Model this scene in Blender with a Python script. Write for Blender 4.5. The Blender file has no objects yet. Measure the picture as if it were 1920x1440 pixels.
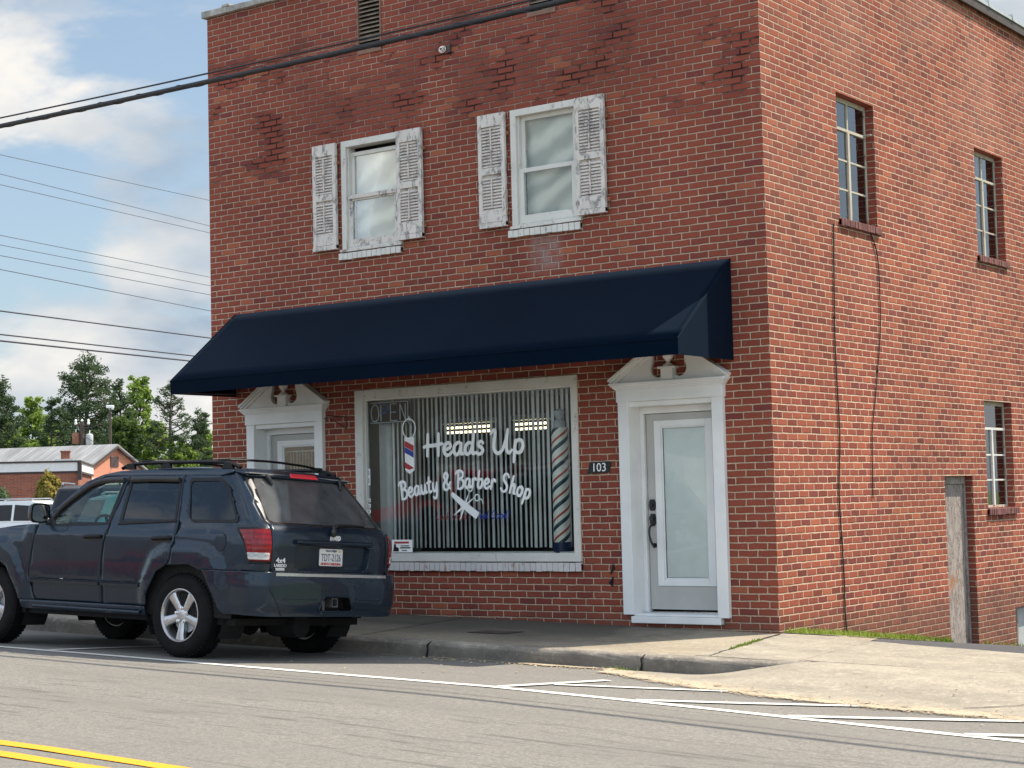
import bpy, bmesh, math, random
from mathutils import Vector, Matrix
from mathutils.geometry import tessellate_polygon
random.seed(7)
R = math.radians
SC = bpy.context.scene
COL = SC.collection

# ------------------------------------------------------------------ camera
cam_d = bpy.data.cameras.new('camera'); cam = bpy.data.objects.new('camera', cam_d); COL.objects.link(cam)
SC.camera = cam
cam_d.sensor_width = 36; cam_d.lens = 61.30; cam_d.clip_start = .05; cam_d.clip_end = 3000
cr, cu, cf = Vector((.81037172, .58540145, -.02455226)), Vector((.05828307, -.03884342, .99754412)), Vector((-.58301008, .80981253, .0655966))
CP = Vector((7.4855, -14.5115, 1.3360))
M = Matrix.Identity(4)
for i in range(3):
    M[i][0], M[i][1], M[i][2], M[i][3] = cr[i], cu[i], -cf[i], CP[i]
cam.matrix_world = M

# ------------------------------------------------------------------ light
SUN_AZ = math.atan2(.62, .785)          # direction towards the sun, from +y towards +x
SUN_EL = R(54.4)
sd = bpy.data.lights.new('sun', 'SUN'); sun = bpy.data.objects.new('sun', sd); COL.objects.link(sun)
sd.energy = 5.0; sd.angle = R(.55); sd.color = (1, .905, .775)
sv = Vector((math.sin(SUN_AZ) * math.cos(SUN_EL), math.cos(SUN_AZ) * math.cos(SUN_EL), math.sin(SUN_EL)))
sun.rotation_euler = sv.to_track_quat('Z', 'Y').to_euler(); sun.location = (20, 25, 40)
W = bpy.data.worlds.new('World'); SC.world = W; W.use_nodes = True
wn, wl = W.node_tree.nodes, W.node_tree.links
SC.view_settings.view_transform = 'Standard'; SC.view_settings.look = 'None'
SC.view_settings.exposure = .52; SC.view_settings.gamma = 1

def world():
    bg = wn['Background']; bg.inputs['Strength'].default_value = .115
    sky = wn.new('ShaderNodeTexSky'); sky.sky_type = 'NISHITA'; sky.sun_disc = False
    sky.sun_elevation = SUN_EL; sky.sun_rotation = SUN_AZ
    sky.air_density = 1.0; sky.dust_density = 1.2; sky.ozone_density = 1.4
    tc = wn.new('ShaderNodeTexCoord')
    sep = wn.new('ShaderNodeSeparateXYZ'); wl.new(tc.outputs['Generated'], sep.inputs[0])
    # flatten directions on to a cloud layer so clouds shrink towards the horizon
    den = wn.new('ShaderNodeMath'); den.operation = 'ADD'; den.inputs[1].default_value = .55; wl.new(sep.outputs[2], den.inputs[0])
    dv = wn.new('ShaderNodeVectorMath'); dv.operation = 'DIVIDE'
    cb = wn.new('ShaderNodeCombineXYZ'); wl.new(den.outputs[0], cb.inputs[0]); wl.new(den.outputs[0], cb.inputs[1]); cb.inputs[2].default_value = 1
    wl.new(tc.outputs['Generated'], dv.inputs[0]); wl.new(cb.outputs[0], dv.inputs[1])
    mp = wn.new('ShaderNodeMapping'); mp.inputs['Location'].default_value = (10.93, 2.10, 3.87); mp.inputs['Scale'].default_value = (1, 1, 2.2)
    wl.new(dv.outputs[0], mp.inputs[0])
    n1 = wn.new('ShaderNodeTexNoise'); n1.inputs['Scale'].default_value = 4.5; n1.inputs['Detail'].default_value = 12; n1.inputs['Roughness'].default_value = .55
    n1.inputs['Distortion'].default_value = .25
    wl.new(mp.outputs[0], n1.inputs['Vector'])
    r1 = wn.new('ShaderNodeValToRGB'); r1.color_ramp.elements[0].position = .44; r1.color_ramp.elements[1].position = .58
    r1.color_ramp.interpolation = 'EASE'
    wl.new(n1.outputs['Fac'], r1.inputs[0])
    n2 = wn.new('ShaderNodeTexNoise'); n2.inputs['Scale'].default_value = 4.5; n2.inputs['Detail'].default_value = 8
    mp2 = wn.new('ShaderNodeMapping'); mp2.inputs['Location'].default_value = (8, 2, .35); wl.new(mp.outputs[0], mp2.inputs[0]); wl.new(mp2.outputs[0], n2.inputs['Vector'])
    r2 = wn.new('ShaderNodeValToRGB'); r2.color_ramp.elements[0].position = .36; r2.color_ramp.elements[1].position = .62
    r2.color_ramp.elements[0].color = (2.3, 3.05, 4.0, 1); r2.color_ramp.elements[1].color = (5.6, 5.75, 5.8, 1)
    wl.new(n2.outputs['Fac'], r2.inputs[0])
    # thin veil low down
    hz = wn.new('ShaderNodeMapRange'); hz.inputs[1].default_value = 0; hz.inputs[2].default_value = .45; hz.inputs[3].default_value = .55; hz.inputs[4].default_value = .12
    wl.new(sep.outputs[2], hz.inputs[0])
    mx0 = wn.new('ShaderNodeMixRGB'); mx0.inputs[2].default_value = (2.5, 3.7, 4.9, 1); wl.new(hz.outputs[0], mx0.inputs[0]); wl.new(sky.outputs[0], mx0.inputs[1])
    mx = wn.new('ShaderNodeMixRGB'); wl.new(r1.outputs[0], mx.inputs[0]); wl.new(mx0.outputs[0], mx.inputs[1]); wl.new(r2.outputs[0], mx.inputs[2])
    # added fill: unseen half of the sky facing the shop front scaled brighter
    mr = wn.new('ShaderNodeMapRange'); mr.inputs[1].default_value = .25; mr.inputs[2].default_value = -.5; mr.inputs[3].default_value = 1; mr.inputs[4].default_value = 2.1
    wl.new(sep.outputs[1], mr.inputs[0]); vm = wn.new('ShaderNodeVectorMath'); vm.operation = 'SCALE'; wl.new(mx.outputs[0], vm.inputs[0]); wl.new(mr.outputs[0], vm.inputs['Scale'])
    vw = wn.new('ShaderNodeMixRGB'); vw.blend_type = 'MULTIPLY'; vw.inputs[0].default_value = 1; vw.inputs[2].default_value = (1.06, 1, .94, 1)
    wl.new(vm.outputs[0], vw.inputs[1]); wl.new(vw.outputs[0], bg.inputs['Color'])
world()

# ------------------------------------------------------------------ helpers
def tag(o, label=None, cat=None, group=None, kind=None):
    if label: o['label'] = label
    if cat: o['category'] = cat
    if group: o['group'] = group
    if kind: o['kind'] = kind
    return o
def empty(name, loc=(0, 0, 0), label=None, cat=None, group=None, rz=0):
    o = bpy.data.objects.new(name, None); COL.objects.link(o); o.location = loc; o.rotation_euler.z = rz; o.empty_display_size = .3
    return tag(o, label, cat, group)
def copy_tree(o, parent=None):
    c = o.copy(); COL.objects.link(c); c.parent = parent
    for ch in [x for x in bpy.data.objects if x.parent == o]: copy_tree(ch, c)
    return c

class MB:
    """collects boxes, tubes, lathes and polygons; build() links them as one mesh"""
    def __init__(s): s.v = []; s.f = []; s.m = []
    def add(s, vs, fs, mi=0):
        n = len(s.v); s.v += [tuple(a) for a in vs]; s.f += [tuple(i + n for i in f) for f in fs]; s.m += [mi] * len(fs)
    def box(s, x0, x1, y0, y1, z0, z1, mi=0, mat=None):
        vs = [Vector((x, y, z)) for x in (x0, x1) for y in (y0, y1) for z in (z0, z1)]
        if mat: vs = [mat @ a for a in vs]
        s.add(vs, [(0, 1, 3, 2), (4, 6, 7, 5), (0, 4, 5, 1), (2, 3, 7, 6), (0, 2, 6, 4), (1, 5, 7, 3)], mi); return s
    def prism(s, pts, axis, a, b, mi=0):
        """pts 2D polygon extruded along axis from a to b; axis 'y': pts=(x,z); 'x': pts=(y,z); 'z': pts=(x,y)"""
        def P(p, t): return {'y': (p[0], t, p[1]), 'x': (t, p[0], p[1]), 'z': (p[0], p[1], t)}[axis]
        n = len(pts); vs = [P(p, a) for p in pts] + [P(p, b) for p in pts]
        fs = [(i, (i + 1) % n, n + (i + 1) % n, n + i) for i in range(n)]
        tri = tessellate_polygon([[Vector((p[0], p[1], 0)) for p in pts]])
        fs += [tuple(t) for t in tri] + [tuple(n + i for i in reversed(t)) for t in tri]
        s.add(vs, fs, mi); return s
    def tube(s, pts, r, n=8, flat=None, mi=0, caps=True):
        """tube along points; r number or list; flat=(axis vector, factor) squashes the ring"""
        pts = [Vector(p) for p in pts]; k = len(pts)
        rs = r if isinstance(r, (list, tuple)) else [r] * k
        vs = []; ref = None
        for i, p in enumerate(pts):
            t = (pts[min(i + 1, k - 1)] - pts[max(i - 1, 0)])
            t = t.normalized() if t.length > 1e-9 else Vector((0, 0, 1))
            if ref is None: ref = Vector((0, 0, 1)) if abs(t.z) < .9 else Vector((1, 0, 0))
            a = t.cross(ref)
            if a.length < 1e-6: a = t.cross(Vector((0, 1, 0)))
            a.normalize(); b = a.cross(t).normalized(); ref = b
            for j in range(n):
                th = 2 * math.pi * j / n; o = (a * math.cos(th) + b * math.sin(th)) * rs[i]
                if flat: ax, fc = flat; ax = Vector(ax); o = o - ax * (o.dot(ax)) * (1 - fc)
                vs.append(p + o)
        fs = [(i * n + j, i * n + (j + 1) % n, (i + 1) * n + (j + 1) % n, (i + 1) * n + j) for i in range(k - 1) for j in range(n)]
        if caps: fs += [tuple(reversed(range(n))), tuple((k - 1) * n + j for j in range(n))]
        s.add(vs, fs, mi); return s
    def lathe(s, prof, n=32, mat=None, mi=0, a0=0, a1=2 * math.pi):
        """prof list of (r, h): revolve about local z"""
        full = abs(a1 - a0 - 2 * math.pi) < 1e-6; vs = []
        m = n if full else n + 1
        for r_, h in prof:
            for j in range(m):
                th = a0 + (a1 - a0) * j / n; q = Vector((r_ * math.cos(th), r_ * math.sin(th), h)); vs.append(mat @ q if mat else q)
        fs = []
        for i in range(len(prof) - 1):
            for j in range(n):
                j2 = (j + 1) % m if full else j + 1
                fs.append((i * m + j, i * m + j2, (i + 1) * m + j2, (i + 1) * m + j))
        s.add(vs, fs, mi); return s
    def build(s, name, mats, parent=None, smooth=False, bevel=0, loc=None, fix=True):
        me = bpy.data.meshes.new(name); me.from_pydata(s.v, [], s.f)
        if not isinstance(mats, (list, tuple)): mats = [mats]
        for m in mats: me.materials.append(m)
        if len(mats) > 1: me.polygons.foreach_set('material_index', s.m)
        if fix:
            bm = bmesh.new(); bm.from_mesh(me); bmesh.ops.recalc_face_normals(bm, faces=bm.faces); bm.to_mesh(me); bm.free()
        if smooth:
            me.polygons.foreach_set('use_smooth', [True] * len(me.polygons))
            me.set_sharp_from_angle(angle=R(smooth if smooth > 1 else 40))
        me.update()
        o = bpy.data.objects.new(name, me); COL.objects.link(o)
        if parent: o.parent = parent
        if loc: o.location = loc
        if bevel:
            b = o.modifiers.new('bevel', 'BEVEL'); b.width = bevel; b.segments = 2; b.limit_method = 'ANGLE'; b.angle_limit = R(40)
        return o
def box(name, m, b, parent=None, bevel=0): return MB().box(*b).build(name, m, parent, bevel=bevel)

def catmull(pts, k=6, closed=False):
    P = [Vector(p) for p in pts]; out = []
    n = len(P)
    if n < 3: return P
    for i in range(n - 1):
        a = P[max(i - 1, 0)]; b = P[i]; c = P[i + 1]; d = P[min(i + 2, n - 1)]
        for t in range(k):
            t /= k; out.append(.5 * ((2 * b) + (c - a) * t + (2 * a - 5 * b + 4 * c - d) * t * t + (3 * b - a - 3 * c + d) * t ** 3))
    out.append(P[-1]); return out
def interp(tab, x):
    if x <= tab[0][0]: return tab[0][1]
    for (a, b), (c, d) in zip(tab, tab[1:]):
        if x <= c: return b + (d - b) * (x - a) / (c - a)
    return tab[-1][1]
def sst(a, b, x):
    t = max(0, min(1, (x - a) / (b - a))); return t * t * (3 - 2 * t)

# ------------------------------------------------------------------ material helpers
class NT:
    def __init__(s, name):
        s.m = bpy.data.materials.new(name); s.m.use_nodes = True; s.t = s.m.node_tree; s.n = s.t.nodes; s.l = s.t.links
        s.b = s.n['Principled BSDF']; s.out = s.n['Material Output']
    def new(s, t, **kw):
        nd = s.n.new(t)
        for k, v in kw.items(): setattr(nd, k, v)
        return nd
    def _in(s, nd, idx, v):
        if v is None: return
        if isinstance(v, bpy.types.NodeSocket): s.l.new(v, nd.inputs[idx])
        else: nd.inputs[idx].default_value = v
    def math(s, op, a, b=None, c=None, clamp=False):
        nd = s.new('ShaderNodeMath', operation=op); nd.use_clamp = clamp
        s._in(nd, 0, a); s._in(nd, 1, b); s._in(nd, 2, c); return nd.outputs[0]
    def pos(s): return s.new('ShaderNodeNewGeometry').outputs['Position']
    def obj(s): return s.new('ShaderNodeTexCoord').outputs['Object']
    def sep(s, v):
        nd = s.new('ShaderNodeSeparateXYZ'); s.l.new(v, nd.inputs[0]); return nd.outputs
    def comb(s, x=0., y=0., z=0.):
        nd = s.new('ShaderNodeCombineXYZ'); s._in(nd, 0, x); s._in(nd, 1, y); s._in(nd, 2, z); return nd.outputs[0]
    def map(s, v, scale=(1, 1, 1), loc=(0, 0, 0), rot=(0, 0, 0)):
        nd = s.new('ShaderNodeMapping'); s.l.new(v, nd.inputs[0]); nd.inputs['Scale'].default_value = scale; nd.inputs['Location'].default_value = loc; nd.inputs['Rotation'].default_value = rot
        return nd.outputs[0]
    def noise(s, v, scale, detail=4, rough=.55, dist=0, col=False):
        nd = s.new('ShaderNodeTexNoise'); s.l.new(v, nd.inputs['Vector']); nd.inputs['Scale'].default_value = scale; nd.inputs['Detail'].default_value = detail
        nd.inputs['Roughness'].default_value = rough; nd.inputs['Distortion'].default_value = dist
        return nd.outputs['Color' if col else 'Fac']
    def ramp(s, f, stops, interp='LINEAR'):
        nd = s.new('ShaderNodeValToRGB'); nd.color_ramp.interpolation = interp; e = nd.color_ramp.elements
        while len(e) < len(stops): e.new(.5)
        for i, (p, c) in enumerate(stops):
            e[i].position = p; e[i].color = (c[0], c[1], c[2], 1) if hasattr(c, '__len__') else (c, c, c, 1)
        s.l.new(f, nd.inputs[0]); return nd.outputs[0]
    def mix(s, f, a, b, mode='MIX'):
        nd = s.new('ShaderNodeMixRGB', blend_type=mode)
        for i, v in enumerate((f, a, b)):
            if isinstance(v, bpy.types.NodeSocket): s.l.new(v, nd.inputs[i])
            elif i == 0: nd.inputs[0].default_value = v
            else: nd.inputs[i].default_value = (v[0], v[1], v[2], 1)
        return nd.outputs[0]
    def mrange(s, v, a, b, c=0., d=1.):
        nd = s.new('ShaderNodeMapRange'); s.l.new(v, nd.inputs[0])
        for i, x in enumerate((a, b, c, d)): nd.inputs[i + 1].default_value = x
        return nd.outputs[0]
    def col(s, c):
        if isinstance(c, bpy.types.NodeSocket): s.l.new(c, s.b.inputs['Base Color'])
        else: s.b.inputs['Base Color'].default_value = (c[0], c[1], c[2], 1)
    def set(s, **kw):
        for k, v in kw.items():
            k = {'rough': 'Roughness', 'metal': 'Metallic', 'coat': 'Coat Weight', 'spec': 'Specular IOR Level', 'coatr': 'Coat Roughness'}[k]
            if isinstance(v, bpy.types.NodeSocket): s.l.new(v, s.b.inputs[k])
            else: s.b.inputs[k].default_value = v
    def bump(s, h, strength=.5, dist=.01):
        nd = s.new('ShaderNodeBump'); nd.inputs['Strength'].default_value = strength; nd.inputs['Distance'].default_value = dist
        s.l.new(h, nd.inputs['Height']); s.l.new(nd.outputs[0], s.b.inputs['Normal']); return nd.outputs[0]
MT = {}
def simple(name, c, rough=.5, metal=0, coat=0, var=.12, scale=8, spec=.5, bump=0, bscale=60):
    """plain material that still carries some uneven tone"""
    t = NT(name); p = t.obj(); n = t.noise(p, scale, 5)
    t.col(t.mix(t.mrange(n, .3, .7), tuple(x * (1 - var) for x in c), tuple(min(1, x * (1 + var)) for x in c)))
    t.set(rough=t.mrange(t.noise(p, scale * 2.3, 4), .3, .7, max(0, rough - .07), min(1, rough + .07)), metal=metal, coat=coat, spec=spec)
    if bump: t.bump(t.noise(p, bscale, 4), bump, .004)
    MT[name] = t.m; return t.m
def glass(name, tint=(.9, .95, .93), refl=1.0, transp=.92, rough=.02, wav=.0, grey_film=0):
    """thin pane: clear part plus a fresnel reflection"""
    t = NT(name); n = t.n; n.remove(t.b)
    tr = t.new('ShaderNodeBsdfTransparent'); tr.inputs[0].default_value = tuple(x * transp for x in tint) + (1,)
    gl = t.new('ShaderNodeBsdfGlossy'); gl.inputs['Roughness'].default_value = rough; gl.inputs[0].default_value = (.95, .97, 1, 1)
    fr = t.new('ShaderNodeFresnel'); fr.inputs[0].default_value = 1.52
    if wav:
        b = t.new('ShaderNodeBump'); b.inputs['Strength'].default_value = wav; b.inputs['Distance'].default_value = .02
        t.l.new(t.noise(t.pos(), 1.6, 2), b.inputs['Height']); t.l.new(b.outputs[0], gl.inputs['Normal']); t.l.new(b.outputs[0], fr.inputs['Normal'])
    f = t.math('MULTIPLY', fr.outputs[0], refl * 1.7, clamp=True)
    mx = t.new('ShaderNodeMixShader'); t.l.new(f, mx.inputs[0]); t.l.new(tr.outputs[0], mx.inputs[1]); t.l.new(gl.outputs[0], mx.inputs[2])
    if grey_film:  # uneven grey diffuse mixed into the pane
        df = t.new('ShaderNodeBsdfDiffuse'); df.inputs[0].default_value = (.30, .31, .32, 1); m2 = t.new('ShaderNodeMixShader'); t.l.new(t.mrange(t.noise(t.obj(), 3, 5), .3, .7, grey_film * .6, grey_film * 1.4), m2.inputs[0]); t.l.new(mx.outputs[0], m2.inputs[1]); t.l.new(df.outputs[0], m2.inputs[2]); mx = m2
    t.l.new(mx.outputs[0], t.out.inputs[0]); MT[name] = t.m; return t.m

def brick_mat(name, base, dark, orange, mortar, H=.0677, Wd=.2032, jz=.06, stain=True, mort=.0054, u0=0):
    t = NT(name); g = t.new('ShaderNodeNewGeometry'); P = g.outputs['Position']; N = t.sep(g.outputs['True Normal'])
    wob = t.noise(P, 9, 2, col=True); w3 = t.sep(wob)
    wob2 = t.sep(t.noise(P, 45, 2, col=True))
    p = t.sep(P)
    sel = t.math('GREATER_THAN', t.math('ABSOLUTE', N[0]), t.math('ABSOLUTE', N[1]))
    u = t.math('ADD', t.math('MULTIPLY', p[0], t.math('SUBTRACT', 1., sel)), t.math('MULTIPLY', p[1], sel))
    u = t.math('ADD', u, t.math('MULTIPLY', sel, .1016)); u = t.math('ADD', u, u0)
    u = t.math('ADD', u, t.math('MULTIPLY_ADD', w3[0], .012, -.006)); u = t.math('ADD', u, t.math('MULTIPLY_ADD', wob2[0], .006, -.003))
    z = t.math('ADD', p[2], -jz + H * 100); z = t.math('ADD', z, t.math('MULTIPLY_ADD', w3[1], .012, -.006)); z = t.math('ADD', z, t.math('MULTIPLY_ADD', wob2[1], .006, -.003))
    zr = t.math('DIVIDE', z, H); row = t.math('FLOOR', zr); fz = t.math('FRACT', zr)
    rj = t.new('ShaderNodeTexWhiteNoise', noise_dimensions='1D'); t.l.new(row, rj.inputs['W'])
    off = t.math('ADD', t.math('MULTIPLY', t.math('MODULO', row, 2.), .5), t.math('MULTIPLY_ADD', rj.outputs[0], .12, -.06))
    ur = t.math('ADD', t.math('DIVIDE', u, Wd), t.math('ADD', off, 100.)); colm = t.math('FLOOR', ur); fu = t.math('FRACT', ur)
    dz = t.math('MULTIPLY', t.math('MINIMUM', fz, t.math('SUBTRACT', 1., fz)), H)
    du = t.math('MULTIPLY', t.math('MINIMUM', fu, t.math('SUBTRACT', 1., fu)), Wd)
    d = t.math('MINIMUM', dz, du)
    mw = t.math('ADD', mort, t.math('MULTIPLY_ADD', t.noise(P, 30, 2), .004, -.002))
    isb = t.math('DIVIDE', t.math('SUBTRACT', d, mw), .0022, clamp=True)
    wn_ = t.new('ShaderNodeTexWhiteNoise', noise_dimensions='3D'); t.l.new(t.comb(row, colm, sel), wn_.inputs['Vector'])
    rnd = wn_.outputs['Value']; r2 = t.sep(wn_.outputs['Color'])
    c = t.ramp(rnd, [(0, dark), (.10, tuple(.5 * (a + b) for a, b in zip(dark, base))), (.2, base), (.75, tuple(x * 1.12 for x in base)), (.93, tuple(.7 * a + .3 * b for a, b in zip(base, orange))), (1, orange)])
    c = t.mix(t.math('MULTIPLY', r2[1], .35), c, tuple(x * .78 for x in base))
    sv_ = t.math('MULTIPLY', sel, t.mrange(r2[2], .80, .84)); c = t.mix(t.math('MULTIPLY', sv_, .55), c, tuple(x * .5 for x in base))
    c = t.mix(t.math('MULTIPLY', sel, t.mrange(r2[0], .35, .95, 0, .6)), c, (.38, .105, .055))
    ov_ = t.mrange(r2[0], .96, .97, 0, .6); c = t.mix(ov_, c, (.38, .12, .06))
    c = t.mix(t.mrange(t.noise(P, 55, 4, .65), .52, .75, 0, .4), c, tuple(x * .5 for x in base))
    c = t.mix(t.mrange(t.noise(P, 21, 3), .60, .8, 0, .30), c, tuple(min(.8, x * 1.0 + .16) for x in base))
    mo = t.mix(t.mrange(t.noise(P, 7, 4), .35, .7), mortar, tuple(x * .72 for x in mortar))
    if stain:
        # old soot and damp on the upper front wall, newer mortar low down
        front = t.math('SUBTRACT', 1., sel)
        band = t.math('MULTIPLY', t.mrange(p[2], 5.05, 5.6), t.mrange(p[2], 6.9, 6.0))
        xb = t.math('MULTIPLY', t.mrange(p[0], -6.4, -5.2), t.mrange(p[0], -.3, -1.6))
        st = t.math('MULTIPLY', t.math('MULTIPLY', band, xb), t.mrange(t.noise(t.map(P, (1, 1, 1.3)), 1.7, 5, .6), .38, .52))
        st = t.math('MULTIPLY', st, front, clamp=True)
        s2 = t.math('MULTIPLY', t.math('MULTIPLY', t.mrange(p[2], 4.9, 5.3), t.mrange(p[2], 6.75, 6.3)), t.math('MULTIPLY', front, t.mrange(t.noise(t.map(P, (1, 1, 1.5), (4, 0, 2)), 1.5, 6, .62), .52, .60)))
        mo = t.mix(s2, mo, (.022, .015, .014)); c = t.mix(t.math('MULTIPLY', s2, .12), c, (.11, .03, .028)); mo0 = mo
        mo = t.mix(t.math('MULTIPLY', st, .93), mo, (.05, .032, .028)); c = t.mix(t.math('MULTIPLY', st, .22), c, (.10, .045, .035))
        up = t.mrange(p[2], 2.2, 6.2)
        mo = t.mix(t.math('MULTIPLY', up, t.math('MULTIPLY_ADD', front, .34, .26)), mo, (.30, .18, .145))
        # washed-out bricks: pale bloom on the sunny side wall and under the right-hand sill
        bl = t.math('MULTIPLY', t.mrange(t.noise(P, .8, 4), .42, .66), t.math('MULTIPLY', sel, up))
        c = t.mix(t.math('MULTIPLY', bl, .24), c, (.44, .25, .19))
        mo = t.mix(s2, mo, (.022, .015, .014))
        px = t.mrange(t.math('ABSOLUTE', t.math('ADD', p[0], 2.5)), .24, .12); pz = t.mrange(t.math('ABSOLUTE', t.math('ADD', p[2], -3.83)), .24, .10)
        pt = t.math('MULTIPLY', t.math('MULTIPLY', px, pz), t.math('MULTIPLY', front, t.mrange(t.noise(P, 9, 3), .3, .6)))
        c = t.mix(t.math('MULTIPLY', pt, .6), c, (.30, .24, .23)); mo = t.mix(t.math('MULTIPLY', pt, .6), mo, (.34, .28, .26))
        # splash dirt along the bottom courses
        dirt = t.math('MULTIPLY', t.mrange(t.math('ADD', p[2], t.math('MULTIPLY', t.noise(P, 3, 4), .25)), .36, .14), .55)
        c = t.mix(dirt, c, (.13, .07, .05)); mo = t.mix(dirt, mo, (.2, .14, .1))
    lf = t.mrange(t.noise(t.map(P, (1, 1, .55)), .75, 6, .6), .3, .7, .80, 1.14); fin = t.new('ShaderNodeVectorMath', operation='SCALE'); t.l.new(t.mix(isb, mo, c), fin.inputs[0]); t.l.new(lf, fin.inputs['Scale'])
    t.col(fin.outputs[0]); t.set(rough=.88, spec=.25)
    h = t.math('ADD', t.math('DIVIDE', t.math('SUBTRACT', d, t.math('SUBTRACT', mw, .002)), .006, clamp=True), t.math('MULTIPLY', t.noise(P, 70, 4), .28))
    h = t.math('ADD', h, t.math('MULTIPLY', r2[2], .35))
    t.bump(h, 1., .013); MT[name] = t.m; return t.m

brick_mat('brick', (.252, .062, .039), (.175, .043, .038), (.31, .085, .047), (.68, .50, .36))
brick_mat('far_brick', (.33, .12, .085), (.26, .09, .07), (.4, .16, .1), (.42, .28, .2), stain=False)

def trim_paint(name, c, flake=0.0, under=(.13, .115, .10)):
    t = NT(name); P = t.obj(); n = t.noise(P, 3, 6)
    a = t.mix(t.mrange(n, .3, .75), c, tuple(x * .86 for x in c))
    if flake:
        f = t.noise(t.map(P, (1, 1, .45)), 14, 9, .7, .6); k = t.mrange(f, .66 - flake * .22, .70 - flake * .16)
        g = t.mix(t.mrange(t.noise(P, 40, 3), .35, .65), under, tuple(x * 2.4 for x in under))
        rust = t.mrange(t.noise(P, 2.2, 3), .66, .74, 0, .8)
        g = t.mix(rust, g, (.35, .14, .05)); a = t.mix(k, a, g); t.bump(t.math('SUBTRACT', 1., k), .6, .004)
    else: t.bump(t.noise(P, 30, 3), .08, .003)
    t.col(a); t.set(rough=.55 + .25 * bool(flake), spec=.35); MT[name] = t.m; return t.m
trim_paint('white_paint', (.80, .81, .80)); trim_paint('old_white', (.69, .68, .63), .34, (.30, .28, .25)); trim_paint('flaking', (.70, .655, .605), .72, (.20, .19, .18)); trim_paint('slat_flaking', (.75, .69, .645), .60, (.27, .25, .24))
trim_paint('sill_paint', (.66, .63, .61), .35, (.25, .13, .10)); trim_paint('rust_frame', (.50, .46, .38), .5, (.20, .12, .08))
trim_paint('grey_wood', (.36, .32, .29), .95, (.14, .115, .10)); trim_paint('door_paint', (.47, .465, .44))
simple('black_metal', (.012, .012, .013), .35, var=.3); simple('black_plastic', (.007, .007, .008), .5, var=.3, spec=.3)
simple('dark_void', (.004, .004, .0045), .9, var=.2); simple('white_vinyl', (.90, .91, .89), .5, var=.04)
simple('dead_neon', (.62, .66, .70), .3); simple('red_vinyl', (.42, .02, .03), .5, var=.05); simple('dull_red', (.20, .018, .022), .5); simple('blue_vinyl', (.02, .045, .30), .5, var=.05); simple('green_stripe', (.035, .10, .085), .5)
simple('navy', (.012, .03, .09), .5); simple('orange_stripe', (.30, .055, .03), .5)
simple('slat', (.88, .89, .87), .6, var=.08); simple('blind', (.90, .90, .87), .6, var=.04); simple('coping', (.33, .32, .29), .8, var=.35, bump=.5, bscale=20)
simple('tin', (.06, .045, .04), .6, var=.3); simple('louvre', (.20, .155, .115), .7, var=.3, bump=.3); simple('vent_frame', (.22, .12, .085), .8, var=.25)
simple('badge_silver', (.80, .80, .80), .4, 0, var=.03); simple('chrome', (.78, .79, .80), .12, 1, var=.03); simple('alloy', (.50, .50, .51), .32, .9, var=.06); simple('rubber', (.006, .006, .0065), .8, var=.3, spec=.2, bump=.3, bscale=90)
simple('cable', (.010, .010, .012), .5, var=.3, bump=.4, bscale=60); simple('cream_siding', (.55, .235, .15), .8, var=.1)
simple('wall_plaster', (.36, .40, .38), .8, var=.06); simple('wood_pole', (.085, .062, .05), .9, var=.3, bump=.5)
def wave_shaded_blind():  # diagonal fold shading painted into the blind colour as waves
    t = NT('wave_shaded_blind'); P = t.obj(); w = t.new('ShaderNodeTexWave', bands_direction='Z'); w.inputs['Scale'].default_value = 1.1; w.inputs['Distortion'].default_value = 5.5; w.inputs['Detail'].default_value = 3; w.inputs['Detail Scale'].default_value = 1.2
    t.l.new(t.map(P, (1.2, 1, 1), (0, 0, 0), (0, R(24), 0)), w.inputs['Vector']); t.col(t.mix(t.mrange(w.outputs['Fac'], .1, .9), (.50, .51, .47), (.80, .80, .75))); t.set(rough=.8); MT['wave_shaded_blind'] = t.m
wave_shaded_blind()
simple('grey_can', (.42, .45, .46), .5); simple('hitch_steel', (.07, .07, .075), .5); simple('rust_can', (.26, .12, .07), .8, var=.35)
simple('white_roof', (.78, .78, .76), .6, var=.05); simple('dark_trim', (.06, .045, .045), .7); simple('bark', (.075, .06, .05), .95, var=.35, bump=.6, bscale=12)
simple('interior', (.10, .10, .10), .8, var=.2); simple('seat_fabric', (.20, .20, .19), .85, var=.2)
simple('vinyl_siding', (.70, .70, .66), .7, var=.05); simple('shingle', (.16, .165, .17), .9, var=.25, bump=.7, bscale=9); simple('dirt', (.20, .17, .12), .95, var=.4, scale=14, bump=.8); simple('weed', (.10, .16, .02), .9, var=.4)
glass('shop_glass', (.93, .97, .95), .62, .97, .004, .10); glass('clear_glass', (.9, .95, .95), 1.15, .9, .01, .12); glass('door_glass', (.97, .995, .99), .5, .99, .01, .08)
glass('auto_clear', (.82, .96, .90), .4, .97, .005); glass('auto_tint', (.03, .035, .04), .55, 1, .01); glass('auto_rear', (.05, .055, .06), .8, 1, .05, grey_film=.22)
glass('old_glass', (.86, .90, .88), 1.0, .95, .04, .03); glass('upper_glass', (.98, .99, .97), .2, .99, .03, .02)
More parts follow.
